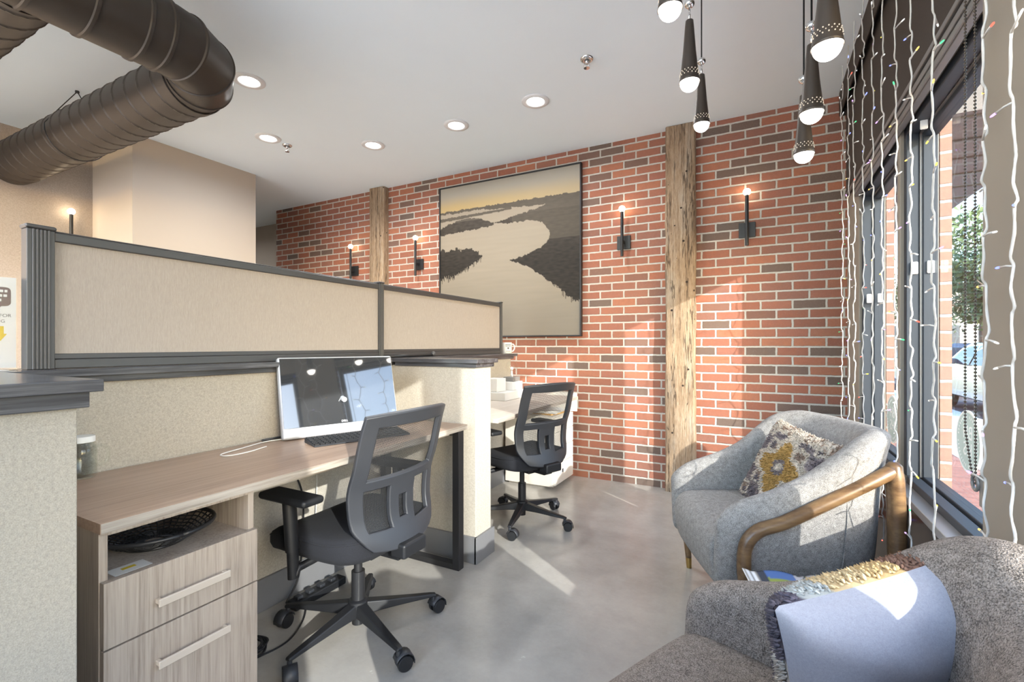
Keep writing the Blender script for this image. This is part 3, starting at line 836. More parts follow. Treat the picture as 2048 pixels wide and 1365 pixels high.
# wire basket in the cubby
Bk = thing('wire_basket', 'round black woven wire basket lying in the open cubby', 'basket', (-1.535, 0.715, 0.5935))
m = MB(); R0 = 0.145
m.tube([(R0 * math.cos(2 * PI * i / 40), R0 * math.sin(2 * PI * i / 40), 0.046) for i in range(41)], 0.006, 8)
m.tube([(R0 * 0.52 * math.cos(2 * PI * i / 30), R0 * 0.52 * math.sin(2 * PI * i / 30), 0.004) for i in range(31)], 0.004, 6)
m.build('rim', M['black_metal'], Bk, smooth=True)
m = MB()
def bowl(r): return 0.004 + 0.042 * max(0, (r / R0 - 0.45) / 0.55) ** 1.4
for j in range(4, 13):
    r = R0 * j / 13
    m.tube([(r * math.cos(2 * PI * i / 36), r * math.sin(2 * PI * i / 36), bowl(r) + 0.002 * math.sin(i * 4.5)) for i in range(37)], 0.0022, 5)
for i in range(36):
    a = 2 * PI * i / 36
    m.tube([(r * math.cos(a + r * 2), r * math.sin(a + r * 2), bowl(r)) for r in [R0 * q / 6 for q in range(1, 7)]], 0.0020, 5)
m.build('wire_weave', M['black_metal'], Bk, smooth=True)
cd = tag(MB().box(-1.433, -1.383, 0.560, 0.640, 0.5935, 0.5945).build('business_card', M['paper']), 'white business card lying in front of the black wire basket', 'card')
MB().box(-1.418, -1.405, 0.585, 0.615, 0.5945, 0.5948).build('printed_mark', M['yellow_ink'], cd)

# ------------------------------------------------------------------ computer and keyboard
mc = thing('all_in_one_computer', 'silver rimmed all in one desktop computer with dark glossy screen on the desk', 'computer', (-1.705, 1.575, 0.741), math.radians(-21.5))
# local: x = facing, y = width
lean = math.radians(14)
RM = Matrix.Translation((0, 0, 0.0)) @ Matrix.Rotation(-lean, 4, 'Y')
W2, H = 0.272, 0.37
hs = MB().box(-0.030, 0.004, -W2, W2, 0.006, H).xf(RM)
hs.build('housing', M['silver'], mc, bevel=0.010, bseg=3)
sg = MB().box(0.0042, 0.0055, -W2 + 0.007, W2 - 0.007, 0.052, H - 0.007).xf(RM).build('screen', M['screen_glass'], mc, bevel=0.0008)
sd = MB().tube(smooth_path([(-0.01, 0, 0.16), (-0.07, 0, 0.16), (-0.10, 0, 0.08), (-0.085, 0, 0.012)], 6), 0.012, 10).box(-0.14, -0.02, -0.11, 0.11, 0.0, 0.008)
sd.build('stand', M['silver'], mc, bevel=0.002)
TM = RM @ Matrix.Translation((0.0062, 0, 0.062)) @ Matrix(((0, 0, 1, 0), (1, 0, 0, 0), (0, 1, 0, 0), (0, 0, 0, 1)))
text_mesh('brand_lettering', 'DELL', 0.0135, M['text_white'], sg, TM)
kb = thing('computer_keyboard', 'black computer keyboard on the desk in front of the computer', 'keyboard', (-1.575, 1.535, 0.7405), math.radians(-21.5))
MB().prism([(-0.065, 0.0), (0.065, 0.0), (0.065, 0.006), (-0.065, 0.020)], 'y', -0.215, 0.215).build('case', M['grey_plastic'], kb, bevel=0.002)
ks = MB()
for r_ in range(6):
    xx = -0.052 + r_ * 0.0205
    for c_ in range(20):
        yy = -0.202 + c_ * 0.0212
        if r_ == 5 and 4 <= c_ <= 8 and c_ != 4: continue
        wy = 0.0092 if not (r_ == 5 and c_ == 4) else 0.0092
        zz = 0.020 - (xx + 0.065) * 0.014 / 0.13
        y2 = yy + (0.0212 * 4 if (r_ == 5 and c_ == 4) else 0)
        ks.box(xx - 0.0085, xx + 0.0085, yy - wy, y2 + wy, zz - 0.002, zz + 0.004)
ks.build('keys', M['black_plastic'], kb, bevel=0.0015)

# glass jar mug behind the counter block
J = thing('mason_jar_mug', 'clear glass jar mug with handle and white lid at the near end of the desk', 'jar', (-1.873, 0.672, 0.7405))
MB().lathe([(0.001, 0.002), (0.033, 0.001), (0.0385, 0.008), (0.039, 0.085), (0.036, 0.098), (0.031, 0.104), (0.031, 0.118), (0.029, 0.118), (0.029, 0.104), (0.034, 0.096), (0.0365, 0.085), (0.036, 0.011), (0.031, 0.006), (0.001, 0.006)], seg=36, close=False).build('jar_body', M['jar_glass'], J, smooth=True)
MB().lathe([(0.001, 0.131), (0.032, 0.131), (0.0335, 0.129), (0.0335, 0.113), (0.0318, 0.113), (0.0318, 0.127), (0.001, 0.127)], seg=36, close=False).build('lid', M['white_plastic'], J, autosm=40)
MB().tube(smooth_path([(0.0, 0.037, 0.092), (0.0, 0.058, 0.093), (0.0, 0.068, 0.08), (0.0, 0.068, 0.052), (0.0, 0.058, 0.036), (0.0, 0.037, 0.034)], 6), 0.0055, 10).build('handle', M['jar_glass'], J, smooth=True)

# cables on the desk
z = 0.744
tag(MB().tube(smooth_path([(-1.80, 1.42, z), (-1.845, 1.35, z), (-1.862, 1.28, z), (-1.835, 1.18, z), (-1.80, 1.065, z), (-1.765, 1.045, z), (-1.742, 1.07, z), (-1.745, 1.14, z), (-1.765, 1.20, z), (-1.772, 1.225, z)], 8), 0.0022, 8).build('charging_cable', M['white_plastic'], smooth=True),
    'thin white charging cable lying in a loop on the desk', 'cable')
tag(MB().tube([(-1.888, 1.285, 0.746), (-1.886, 1.36, 0.746), (-1.883, 1.43, 0.745)], [0.0045, 0.005, 0.003], 8).build('ballpoint_pen', M['grey_plastic'], smooth=True),
    'slim dark pen lying at the back of the desk beside the computer', 'pen')

# wall outlets, plugs, cords below the first desk
def outlet(name, loc, rz, label, plugs=0):
    t = thing(name, label, 'power outlet', loc, rz)
    MB().box(-0.0005, 0.006, -0.058, 0.058, -0.058, 0.058).build('face_plate', M['white_plastic'], t, bevel=0.003)
    s = MB()
    for yy in (-0.024, 0.024):
        s.box(0.006, 0.008, yy - 0.017, yy + 0.017, -0.034, 0.034)
    s.build('sockets', M['ceramic'], t, bevel=0.002)
    return t
o1 = outlet('power_outlet', (-1.92, 1.44, 0.58), 0, 'white double wall outlet below the desk with plugs in it')
tag(MB().box(-1.911, -1.862, 1.44, 1.50, 0.585, 0.665).build('power_adapter', M['white_plastic'], bevel=0.006), 'grey white square power adapter plugged into the outlet below the desk', 'power adapter')
q = thing('power_cable', 'thick black power cord hanging from the outlet below the desk', 'cable', (-1.911, 1.415, 0.565))
MB().box(0.0, 0.035, -0.012, 0.012, -0.012, 0.014).build('plug', M['black_plastic'], q, bevel=0.005)
MB().tube(smooth_path([(0.03, 0, 0), (0.055, 0.02, -0.02), (0.06, 0.045, -0.12), (0.05, 0.05, -0.30), (0.06, 0.02, -0.46), (0.07, -0.05, -0.545)], 8), 0.0042, 8).build('cord', M['black_plastic'], q, smooth=True)
tag(MB().tube(smooth_path([(-1.885, 1.50, 0.64), (-1.875, 1.53, 0.63), (-1.87, 1.55, 0.55), (-1.875, 1.55, 0.36), (-1.87, 1.52, 0.20)], 8), 0.002, 6).build('adapter_lead', M['white_plastic'], smooth=True), 'thin pale lead hanging from the power adapter', 'cable')
ps = thing('power_strip', 'black power strip on the floor under the desk', 'power strip', (-1.80, 1.50, 0.0))
MB().box(-0.03, 0.03, -0.14, 0.14, 0.002, 0.038).build('strip_body', M['black_plastic'], ps, bevel=0.006)
for i in range(4): MB().box(-0.016, 0.016, -0.105 + i * 0.06 - 0.014, -0.105 + i * 0.06 + 0.014, 0.038, 0.052).build('plug', M['grey_plastic'], ps, bevel=0.004)
rr = random.Random(4)
coil = []
for i in range(90):
    a = i * 0.42
    coil.append((-1.70 + (0.05 + 0.045 * rr.random() + 0.03 * math.sin(i * 0.21)) * math.cos(a), 1.06 + (0.07 + 0.05 * rr.random()) * math.sin(a), 0.008 + 0.030 * abs(math.sin(i * 0.37))))
cc = MB().tube(smooth_path(coil[::2], 5), 0.0034, 6)
cc.tube(smooth_path([coil[0], (-1.62, 1.20, 0.006), (-1.68, 1.32, 0.006), (-1.75, 1.40, 0.02)], 8), 0.0034, 6)
tag(cc.build('cord_tangle', M['black_plastic'], smooth=True), 'tangled loop of black cords on the floor by the drawer cabinet', 'cable')
tag(MB().tube(smooth_path([(-1.70, 0.935, 0.684), (-1.702, 0.93, 0.5), (-1.69, 0.94, 0.3), (-1.70, 0.935, 0.12), (-1.69, 0.97, 0.03), (-1.69, 1.0, 0.02)], 8), 0.003, 6)
    .tube(smooth_path([(-1.69, 0.945, 0.684), (-1.685, 0.95, 0.5), (-1.695, 0.945, 0.3), (-1.685, 0.95, 0.1), (-1.67, 0.99, 0.02)], 8), 0.003, 6).build('hanging_cord', M['black_plastic'], smooth=True),
    'pair of thin black cords hanging beside the drawer cabinet', 'cable')
outlet('power_outlet', (0.106, BY, 0.487), -PI / 2, 'white wall outlet on the brick behind the patterned pillow')

# ------------------------------------------------------------------ task chairs
def make_task_chair(label, loc, rz, phase):
    """local +x is where the sitter looks; phase = direction of the first base leg in local degrees"""
    t = thing('task_chair', label, 'office chair', loc, rz)
    for k in range(5):
        a = math.radians(phase + 72 * k); R = Matrix.Rotation(a, 4, 'Z')
        lg = MB()
        prof = [(0.02, 0.028, 0.078, 0.128), (0.12, 0.025, 0.080, 0.112), (0.22, 0.020, 0.077, 0.098), (0.30, 0.016, 0.074, 0.088), (0.322, 0.013, 0.072, 0.084)]
        for (x, hw_, z0, z1) in prof:
            lg.v += [(x, -hw_, z0), (x, hw_, z0), (x, hw_ * 0.72, z1), (x, -hw_ * 0.72, z1)]
        for i in range(len(prof) - 1):
            for j in range(4):
                j2 = (j + 1) % 4
                lg.f.append((i * 4 + j, i * 4 + j2, i * 4 + 4 + j2, i * 4 + 4 + j))
        lg.f += [(3, 2, 1, 0), tuple(len(lg.v) - 4 + i for i in range(4))]
        lg.xf(R).build('base_leg', M['black_plastic'], t, bevel=0.005)
        cs = MB(); sw = Matrix.Rotation(a + 0.9 + 0.6 * math.sin(k * 2.1 + phase), 4, 'Z')
        tr = Matrix.Translation(R @ Vector((0.312, 0, 0)))
        wh = MB()
        for yy in (-0.024, 0.006):
            wh.lathe([(0.004, yy), (0.026, yy), (0.028, yy + 0.003), (0.028, yy + 0.015), (0.026, yy + 0.018), (0.004, yy + 0.018)], (0.018, 0, 0.028), 22, Matrix.Rotation(-PI / 2, 4, 'X'))
        wh.xf(tr @ sw)
        cst = wh.build('caster', M['black_plastic'], t, autosm=40)
        hd = MB()
        for i in range(9):
            th0 = PI * i / 8 - 0.25
            for yy in (-0.0235, 0.0235): hd.v.append((0.018 + 0.0335 * math.cos(th0), yy, 0.030 + 0.0335 * math.sin(th0)))
        for i in range(8): hd.f.append((2 * i, 2 * i + 1, 2 * i + 3, 2 * i + 2))
        hd.cyl((0, 0, 0.055), (0, 0, 0.08), 0.008, seg=10)
        hd.xf(tr @ sw).build('caster_hood', M['grey_plastic'], cst, autosm=40, solid=0.002)
    MB().lathe([(0.038, 0.074), (0.042, 0.085), (0.038, 0.132), (0.030, 0.138)], seg=28).cyl((0, 0, 0.04), (0, 0, 0.08), 0.024, seg=18).build('base_hub', M['black_plastic'], t, autosm=40)
    MB().cyl((0, 0, 0.135), (0, 0, 0.25), 0.026, seg=24).cyl((0, 0, 0.25), (0, 0, 0.37), 0.0165, seg=20).build('gas_column', M['black_metal'], t, autosm=40)
    mm = MB().box(-0.14, 0.11, -0.07, 0.07, 0.345, 0.385).tube([(0.03, -0.06, 0.36), (0.03, -0.17, 0.36), (0.025, -0.22, 0.352)], 0.006, 8).box(-0.24, -0.12, -0.035, 0.035, 0.352, 0.378)
    mm.build('tilt_mechanism', M['black_plastic'], t, bevel=0.006)
    # seat: rounded pad with a waterfall front
    def seatf(a, b_, top):
        ang = 2 * PI * a; n_ = 4.2
        ca, sa = math.cos(ang), math.sin(ang)
        x = 0.245 * math.copysign(abs(ca) ** (2 / n_), ca); y = 0.255 * math.copysign(abs(sa) ** (2 / n_), sa)
        return x, y
    st = MB(); na = 56
    lev = [(0.90, 0.388), (0.97, 0.392), (1.0, 0.412), (1.0, 0.440), (0.975, 0.458), (0.90, 0.467), (0.6, 0.468), (0.25, 0.464)]
    for (s_, zz) in lev:
        for i in range(na):
            x, y = seatf(i / na, 0, 0); x *= s_; y *= s_
            dz = -0.035 * sm(0.10, 0.25, x) + 0.012 * (abs(y) / 0.25) ** 2 + 0.012 * sm(-0.1, -0.25, x)
            if zz < 0.43: dz = dz * 0.55 - 0.012 * sm(0.1, 0.25, -x)
            st.v.append((x + 0.03, y, zz + dz))
    for j in range(len(lev) - 1):
        for i in range(na):
            i2 = (i + 1) % na
            st.f.append((j * na + i, j * na + i2, (j + 1) * na + i2, (j + 1) * na + i))
    st.f += [tuple(reversed(range(na))), tuple((len(lev) - 1) * na + i for i in range(na))]
    se = st.build('seat', M['seat_black'], t, smooth=True)
    pp = []
    for i in range(na + 1):
        x, y = seatf((i % na) / na, 0, 0); dz = -0.035 * sm(0.10, 0.25, x) + 0.012 * (abs(y) / 0.25) ** 2 + 0.012 * sm(-0.1, -0.25, x)
        pp.append((x * 0.992 + 0.03, y * 0.992, 0.447 + dz))
    MB().tube(pp, 0.004, 6, cap=False).build('piping', M['seat_black'], se, smooth=True)
    # back: curved plastic frame with windows, mesh stretched across it
    Zb, Zt = 0.405, 0.925
    def bx(v):   # side profile
        return -0.243 + 0.022 * math.sin(PI * min(1, v / 0.62)) - 0.085 * max(0, v - 0.45) ** 1.25 * 1.9 - 0.02 * (1 - sm(0, 0.25, v))
    def hwid(v):
        base = pl([(0, 0.150), (0.06, 0.185), (0.18, 0.214), (0.4, 0.226), (0.7, 0.226), (1.0, 0.220)], v)
        return base
    def bp(u, v, off=0.0):
        zz = Zb + (Zt - Zb) * v + 0.022 * (u * u) * (1 - sm(0, 0.3, v)) - 0.012 * u * u * sm(0.85, 1, v)
        return (bx(v) + 0.060 * u * u * (0.6 + 0.4 * v) + off, u * hwid(v), zz)
    us = [-1, -0.90, -0.76, -0.62, -0.45, -0.30, -0.16, -0.085, 0.0, 0.085, 0.16, 0.30, 0.45, 0.62, 0.76, 0.90, 1]
    vs = [0, 0.05, 0.10, 0.155, 0.20, 0.25, 0.30, 0.36, 0.41, 0.455, 0.495, 0.53, 0.60, 0.68, 0.76, 0.84, 0.90, 0.945, 1.0]
    fm = MB(); idx = {}
    for j, v in enumerate(vs):
        for i, u in enumerate(us):
            idx[i, j] = len(fm.v); fm.v.append(bp(u, v))
    for j in range(len(vs) - 1):
        for i in range(len(us) - 1):
            uc = abs((us[i] + us[i + 1]) / 2); vc = (vs[j] + vs[j + 1]) / 2
            solid = uc > 0.76 or vc < 0.155 or vc > 0.90 or 0.455 < vc < 0.53
            if vc < 0.455 and uc < 0.30: solid = True
            if 0.20 < vc < 0.36 and uc < 0.085 + 0.0: solid = False
            if solid: fm.f.append((idx[i, j], idx[i + 1, j], idx[i + 1, j + 1], idx[i, j + 1]))
    fm.build('back_frame', M['grey_plastic'], t, solid=0.022, bevel=0.006, bseg=2)
    ms = MB().grid(lambda a, b_: bp(-0.9 + 1.8 * a, 0.11 + 0.82 * b_, 0.013), 20, 24)
    mo = ms.build('back_mesh', M['mesh'], t, smooth=True)
    uvl = mo.data.uv_layers.new(name='UVMap')
    for lp in mo.data.loops:
        c_ = mo.data.vertices[lp.vertex_index].co; uvl.data[lp.index].uv = (c_.y, c_.z)
    MB().box(-0.295, -0.225, -0.065, 0.065, 0.375, 0.43).build('back_bracket', M['black_plastic'], t, bevel=0.010)
    for sgn in (-1, 1):
        am = MB().tube([(0.02, sgn * 0.10, 0.372), (0.02, sgn * 0.262, 0.365), (0.022, sgn * 0.275, 0.345)], [0.014, 0.014, 0.014], 10)
        am.tube([(0.025, sgn * 0.277, 0.335), (0.03, sgn * 0.278, 0.44)], 0.021, 14, flat=0.8)
        am.tube([(0.03, sgn * 0.278, 0.43), (0.045, sgn * 0.280, 0.605)], 0.025, 14, flat=0.8)
        ao = am.build('arm', M['black_plastic'], t, autosm=40)
        MB().box(-0.08, 0.165, sgn * 0.275 - 0.045, sgn * 0.275 + 0.045, 0.603, 0.630).build('arm_pad', M['black_plastic'], ao, bevel=0.012, bseg=3)
    return t
make_task_chair('black mesh back office chair tucked under the long desk in front of the computer', (-1.43, 1.386, 0), PI, -90 - 180)
make_task_chair('sunlit grey mesh back office chair at the farther desk by the brick wall', (-1.385, 2.77, 0), math.radians(159), -5 - 159)

# ------------------------------------------------------------------ second desk: pedestal and odds and ends
pd = thing('white_pedestal', 'low white drawer pedestal under the far end of the sunlit desk', 'cabinet', (-1.44, 3.465, 0))
MB().box(-0.45, -0.018, 0, 0.41, 0.02, 0.58).box(-0.43, -0.05, 0.03, 0.38, 0.0, 0.02).build('body', M['white_lam'], pd, bevel=0.002)
for z0, z1 in ((0.455, 0.575), (0.325, 0.450), (0.195, 0.320), (0.03, 0.190)):
    dd = MB().box(-0.017, 0.0, 0.004, 0.406, z0, z1).build('drawer', M['white_lam'], pd, bevel=0.0015)
    MB().box(0.0, 0.004, 0.150, 0.172, (z0 + z1) / 2 - 0.002, (z0 + z1) / 2 + 0.026).build('finger_pull', M['grey_plastic'], dd)
MB().box(-0.555, -0.10, 1.550, 1.568, 0.582, 0.738).box(-0.555, -0.30, 1.311, 1.55, 0.716, 0.738).build('end_panel', M['white_lam'], bpy.data.objects['office_desk.001'])
rr = random.Random(9)
for i, (mt, lb) in enumerate((('kraft', 'brown kraft envelope at the bottom of the paper pile on the white pedestal'), ('paper', 'white booklet in the middle of the paper pile on the white pedestal'), ('paper', 'white sheet on top of the paper pile on the white pedestal'))):
    o = MB().box(-0.10, 0.10, -0.13, 0.13, 0, 0.010).build('paper_stack', M[mt], bevel=0.002)
    o.location = (-1.575, 3.675, 0.581 + i * 0.0105); o.rotation_euler = (0, 0, 0.25 * i - 0.2)
    tag(o, lb, 'paper', 'papers on the white pedestal')
for nm, lb, a in (('white_box', 'long flat white box at the back of the sunlit desk', (-1.86, -1.66, 3.04, 3.42, 0.741, 0.800)),
                  ('white_box', 'small square white box standing on the flat white box, nearest the wing wall', (-1.85, -1.74, 3.06, 3.20, 0.801, 0.900)),
                  ('white_box', 'small white box under the round glass bulb ornament', (-1.84, -1.70, 3.24, 3.41, 0.801, 0.865))):
    tag(MB().box(*a).build(nm, M['paper'], bevel=0.003), lb, 'box', 'white boxes on the far desk')
gb = thing('glass_bulb_ornament', 'round clear glass bulb ornament on a grey base at the back of the far desk', 'ornament', (-1.765, 3.345, 0.866))
MB().box(-0.045, 0.045, -0.06, 0.06, 0.0, 0.035).build('base', M['frame_mid'], gb, bevel=0.004)
MB().lathe([(0.012, 0.036), (0.014, 0.05), (0.035, 0.075), (0.050, 0.105), (0.046, 0.135), (0.028, 0.158), (0.001, 0.164)], seg=28, close=False).build('bulb', M['jar_glass'], gb, smooth=True)
MB().cyl((0, 0, 0.035), (0, 0, 0.085), 0.010, 0.007, 12).ball((0, 0, 0.10), 0.014, 12, 8).build('filament', M['ceramic'], gb, smooth=True)
mg = thing('coffee_mug', 'white printed coffee mug standing at the end of the ledge', 'mug', (-1.955, 3.62, 1.081), math.radians(-35))
MB().lathe([(0.001, 0.0), (0.036, 0.0), (0.040, 0.004), (0.041, 0.094), (0.0385, 0.096), (0.037, 0.094), (0.036, 0.008), (0.001, 0.006)], seg=36, close=False).build('cup', M['ceramic'], mg, autosm=50)
MB().tube(smooth_path([(0.0, 0.039, 0.078), (0.0, 0.058, 0.080), (0.0, 0.071, 0.062), (0.0, 0.069, 0.038), (0.0, 0.054, 0.020), (0.0, 0.038, 0.018)], 6), 0.0055, 10).build('handle', M['ceramic'], mg, smooth=True)
pm = MB()
for zz, hh, aa in ((0.074, 0.003, 0.62), (0.062, 0.0022, 0.58), (0.046, 0.007, 0.16), (0.020, 0.0018, 0.45)):
    pm.grid(lambda a, b_: (0.0417 * math.cos(-aa + 2 * aa * a - 0.25), 0.0417 * math.sin(-aa + 2 * aa * a - 0.25), zz - hh + 2 * hh * b_), 10, 1)
pm.build('print', M['text_grey'], mg)
mk = thing('rolled_tube', 'dark grey pole with round end lying on the ledge before the screen', 'pole', (-1.93, 2.62, 1.081))
MB().cyl((0, -0.10, 0.008), (0, -0.55, 0.008), 0.008, seg=12).build('rod', M['black_metal'], mk, smooth=True)
MB().cyl((0, -0.10, 0.016), (0.0, -0.10, 0.017), 0.001, seg=8).ball((0, -0.085, 0.0165), 0.0165, 14, 10).build('knob', M['dark_metal'], mk, smooth=True)

# ------------------------------------------------------------------ counter sign
sgn = thing('acrylic_sign_holder', 'clear acrylic sign holder with a white printed notice at the edge of the counter', 'sign', (-2.048, 0.496, 1.0825), math.radians(-14))
# local x faces the camera side
MB().box(-0.003, 0.003, -0.19, 0.077, 0.004, 0.280).build('notice', M['notice'], sgn)
MB().box(0.0040, 0.006, -0.195, 0.080, 0.0, 0.282).build('cover', M['acrylic'], sgn)
MB().box(-0.05, 0.05, -0.195, 0.080, 0.0, 0.003).build('foot', M['jar_glass'], sgn)
TY = Matrix(((0, 0, 1, 0), (1, 0, 0, 0), (0, 1, 0, 0), (0, 0, 0, 1)))
bb = MB()
def bub(y0, y1, z0, z1):
    r = 0.012; p = []
    for cx, cz, a0 in ((y1 - r, z1 - r, 0), (y0 + r, z1 - r, 90), (y0 + r, z0 + r, 180), (y1 - r, z0 + r, 270)):
        for k_ in range(5):
            a = math.radians(a0 + 22.5 * k_); p.append((cx + r * math.cos(a), cz + r * math.sin(a)))
    return p
bb.prism(bub(-0.11, 0.066, 0.192, 0.250), 'x', 0.0032, 0.0034)
bb.prism([(0.018, 0.194), (0.048, 0.194), (0.030, 0.170)], 'x', 0.0032, 0.0034)
bb.build('speech_bubble', M['bubble'], sgn)
ln = MB()
for zz, a, b_ in ((0.238, -0.10, 0.056), (0.224, -0.10, 0.052), (0.210, -0.09, 0.046)):
    y = a; rq = random.Random(int(zz * 1000))
    while y < b_:
        w_ = rq.uniform(0.004, 0.009); ln.box(0.0034, 0.0036, y, y + w_, zz - 0.0038, zz + 0.0038); y += w_ + 0.0025
ln.build('illegible_print', M['notice'], sgn)
text_mesh('lettering', 'HOW TO GET ONE FOR', 0.0135, M['text_grey'], sgn, Matrix.Translation((0.0034, 0.067, 0.163)) @ TY, 0.0001, 'RIGHT')
text_mesh('lettering', 'YOUR LISTING', 0.0135, M['text_grey'], sgn, Matrix.Translation((0.0034, 0.054, 0.146)) @ TY, 0.0001, 'RIGHT')
MB().prism([(0.037, 0.131), (0.037, 0.108), (0.030, 0.108), (0.044, 0.086), (0.058, 0.108), (0.051, 0.108), (0.051, 0.131)], 'x', 0.0031, 0.0034).build('arrow', M['yellow_ink'], sgn)
tag(MB().box(-2.09, -1.955, 0.36, 0.535, 1.0805, 1.0820).build('flyer', M['paper']), 'white flyer lying under the acrylic sign holder', 'paper')
# ------------------------------------------------------------------ armchairs
def make_armchair(label, loc, rz, fab, dip=0.0):
    """local +x is where the sitter looks"""
    t = thing('armchair', label, 'armchair', loc, rz, 'curved tweed armchairs with wooden rails')
    t.scale = (1.07, 1.07, 1.07)
    # U-shaped shell centre line: right arm front -> back -> left arm front
    line = []
    na = 7; nb = 16
    for i in range(na): line.append((0.300 - 0.355 * i / na, -0.280))
    for i in range(nb + 1):
        a = -PI / 2 - PI * i / nb
        ca, sa = math.cos(a), math.sin(a); n_ = 2.7
        line.append((-0.055 + 0.215 * math.copysign(abs(ca) ** (2 / n_), ca), 0.280 * math.copysign(abs(sa) ** (2 / n_), sa)))
    for i in range(na): line.append((-0.055 + 0.355 * (i + 1) / na, 0.280))
    line[0] = (0.314, -0.280); line[-1] = (0.314, 0.280)
    def ridge(x, y):
        h = pl([(-0.30, 0.772 - dip), (-0.262, 0.778 - dip * 0.5), (-0.22, 0.784), (-0.165, 0.765), (-0.10, 0.708), (-0.02, 0.635), (0.10, 0.574), (0.24, 0.526), (0.285, 0.504), (0.314, 0.466)], x)
        return h
    sh = MB(); N_ = len(line); K = 12
    for i, (x, y) in enumerate(line):
        a, b_ = line[max(0, i - 1)], line[min(N_ - 1, i + 1)]
        tx, ty = b_[0] - a[0], b_[1] - a[1]; L_ = math.hypot(tx, ty); nx, ny = -ty / L_, tx / L_      # points to the inside for this winding
        if nx * (-x) + ny * (-y) < 0 and i not in (): pass
        inx, iny = (nx, ny) if (nx * (0.0 - x) + ny * (0.0 - y)) > 0 else (-nx, -ny)
        h = ridge(x, y); back = sm(0.0, -0.22, x)
        w_ = 0.044 + 0.016 * back
        lean = 0.05 * back                               # the back leans outwards at the top
        endr = 0.75 if i in (0, N_ - 1) else 1.0
        zb = 0.19 - 0.015 * back
        prof = [(-w_ + 0.058, zb), (-w_ + 0.030, zb + 0.03), (-w_ + 0.008, 0.34), (-w_, (0.34 + h) / 2), (-w_ - lean * 0.5, h - 0.06), (-w_ * 0.85 - lean, h - 0.022), (-w_ * 0.3 - lean, h),
                (w_ * 0.45 - lean, h - 0.003), (w_ * 0.95 - lean, h - 0.032), (w_ - lean * 0.4, h - 0.09), (w_ + 0.004, 0.38), (w_ + 0.004, 0.27)]
        for (o, zz) in prof:
            o2 = o * endr
            sh.v.append((x + inx * o2, y + iny * o2, zz))
    for i in range(N_ - 1):
        for k_ in range(K):
            k2 = (k_ + 1) % K
            sh.f.append((i * K + k_, i * K + k2, (i + 1) * K + k2, (i + 1) * K + k_))
    for i0 in (0, (N_ - 1) * K):
        idx = [i0 + k_ for k_ in range(K)]
        for k_ in range(K // 2 - 1):
            sh.f.append((idx[k_], idx[k_ + 1], idx[K - 2 - k_], idx[K - 1 - k_]))
    so = sh.build('shell', fab, t, smooth=True, sub=2)
    # seat cushion flowing over the front edge
    def loft(xa, xb, ya, z0, z1):
        m = MB()
        return m
    se = MB()
    yy = 0.241
    pr = [(-0.19, 0.30), (-0.19, 0.40), (-0.10, 0.412), (0.10, 0.418), (0.22, 0.416), (0.285, 0.402), (0.314, 0.365), (0.317, 0.30), (0.300, 0.22), (0.285, 0.185), (0.20, 0.18), (-0.19, 0.20)]
    for (s_, ins) in ((-1, 0.010), (-0.96, 0.0), (-0.6, -0.006), (0, -0.009), (0.6, -0.006), (0.96, 0.0), (1, 0.010)):
        for (x, zz) in pr:
            cx, cz = 0.06, 0.30
            q_ = 1 - ins * 2.2
            se.v.append((cx + (x - cx) * q_, s_ * yy, cz + (zz - cz) * q_))
    K2 = len(pr)
    for i in range(6):
        for k_ in range(K2):
            k3 = (k_ + 1) % K2
            se.f.append((i * K2 + k_, i * K2 + k3, (i + 1) * K2 + k3, (i + 1) * K2 + k_))
    se.f += [tuple(range(K2)), tuple(reversed([6 * K2 + k_ for k_ in range(K2)]))]
    sc_ = se.build('seat_cushion', fab, t, smooth=True, sub=2)
    # wooden rails: front leg sweeping up and back along the arm into the rear leg
    for s_ in (-1, 1):
        y = s_ * 0.336
        pts = smooth_path([(0.215, y - s_ * 0.0, 0.045), (0.228, y, 0.20), (0.236, y, 0.33), (0.226, y, 0.40), (0.185, y, 0.445), (0.10, y, 0.475), (-0.05, y, 0.550), (-0.20, y, 0.628), (-0.255, y - s_ * 0.005, 0.655)], 7)
        rad = [0.0135 + 0.010 * min(1, i / 12) for i in range(len(pts))]
        fl = MB().tube(pts, rad, 14)
        fo = fl.build('wooden_rail', M['walnut'], t, smooth=True)
        MB().cyl((0.213, y, 0.0), (0.2155, y, 0.05), 0.0115, 0.0142, 18).build('brass_ferrule', M['brass'], fo, autosm=40)
        bl = MB().tube([(-0.255, y - s_ * 0.012, 0.0), (-0.270, y - s_ * 0.010, 0.22), (-0.270, y - s_ * 0.006, 0.45), (-0.262, y - s_ * 0.004, 0.62), (-0.258, y - s_ * 0.004, 0.672), (-0.258, y - s_ * 0.004, 0.684)], [0.016, 0.024, 0.028, 0.027, 0.024, 0.014], 14)
        bl.build('rear_leg', M['walnut'], t, smooth=True)
    for s_ in (-1, 1):
        sm_ = MB().tube(smooth_path([(-0.10, s_ * 0.326, 0.66), (-0.11, s_ * 0.328, 0.5), (-0.10, s_ * 0.320, 0.33), (-0.09, s_ * 0.302, 0.21)], 5), 0.0022, 5)
        sm_.build('side_seam', fab, so, smooth=True)
    return t
FC = (0.030, 2.356); FR_ = math.radians(180 + 24.3)
make_armchair('grey tweed armchair by the window with the floral patterned pillow in it', (FC[0], FC[1], 0), FR_, M['tweed'])
NC = (0.012, 0.918); NR = math.radians(156)
make_armchair('brown grey tweed armchair closest to the camera with the grey backed pillow', (NC[0], NC[1], 0), NR, M['tweed_dark'], 0.10)  # back lowered out of view so the sun reaches the pillow

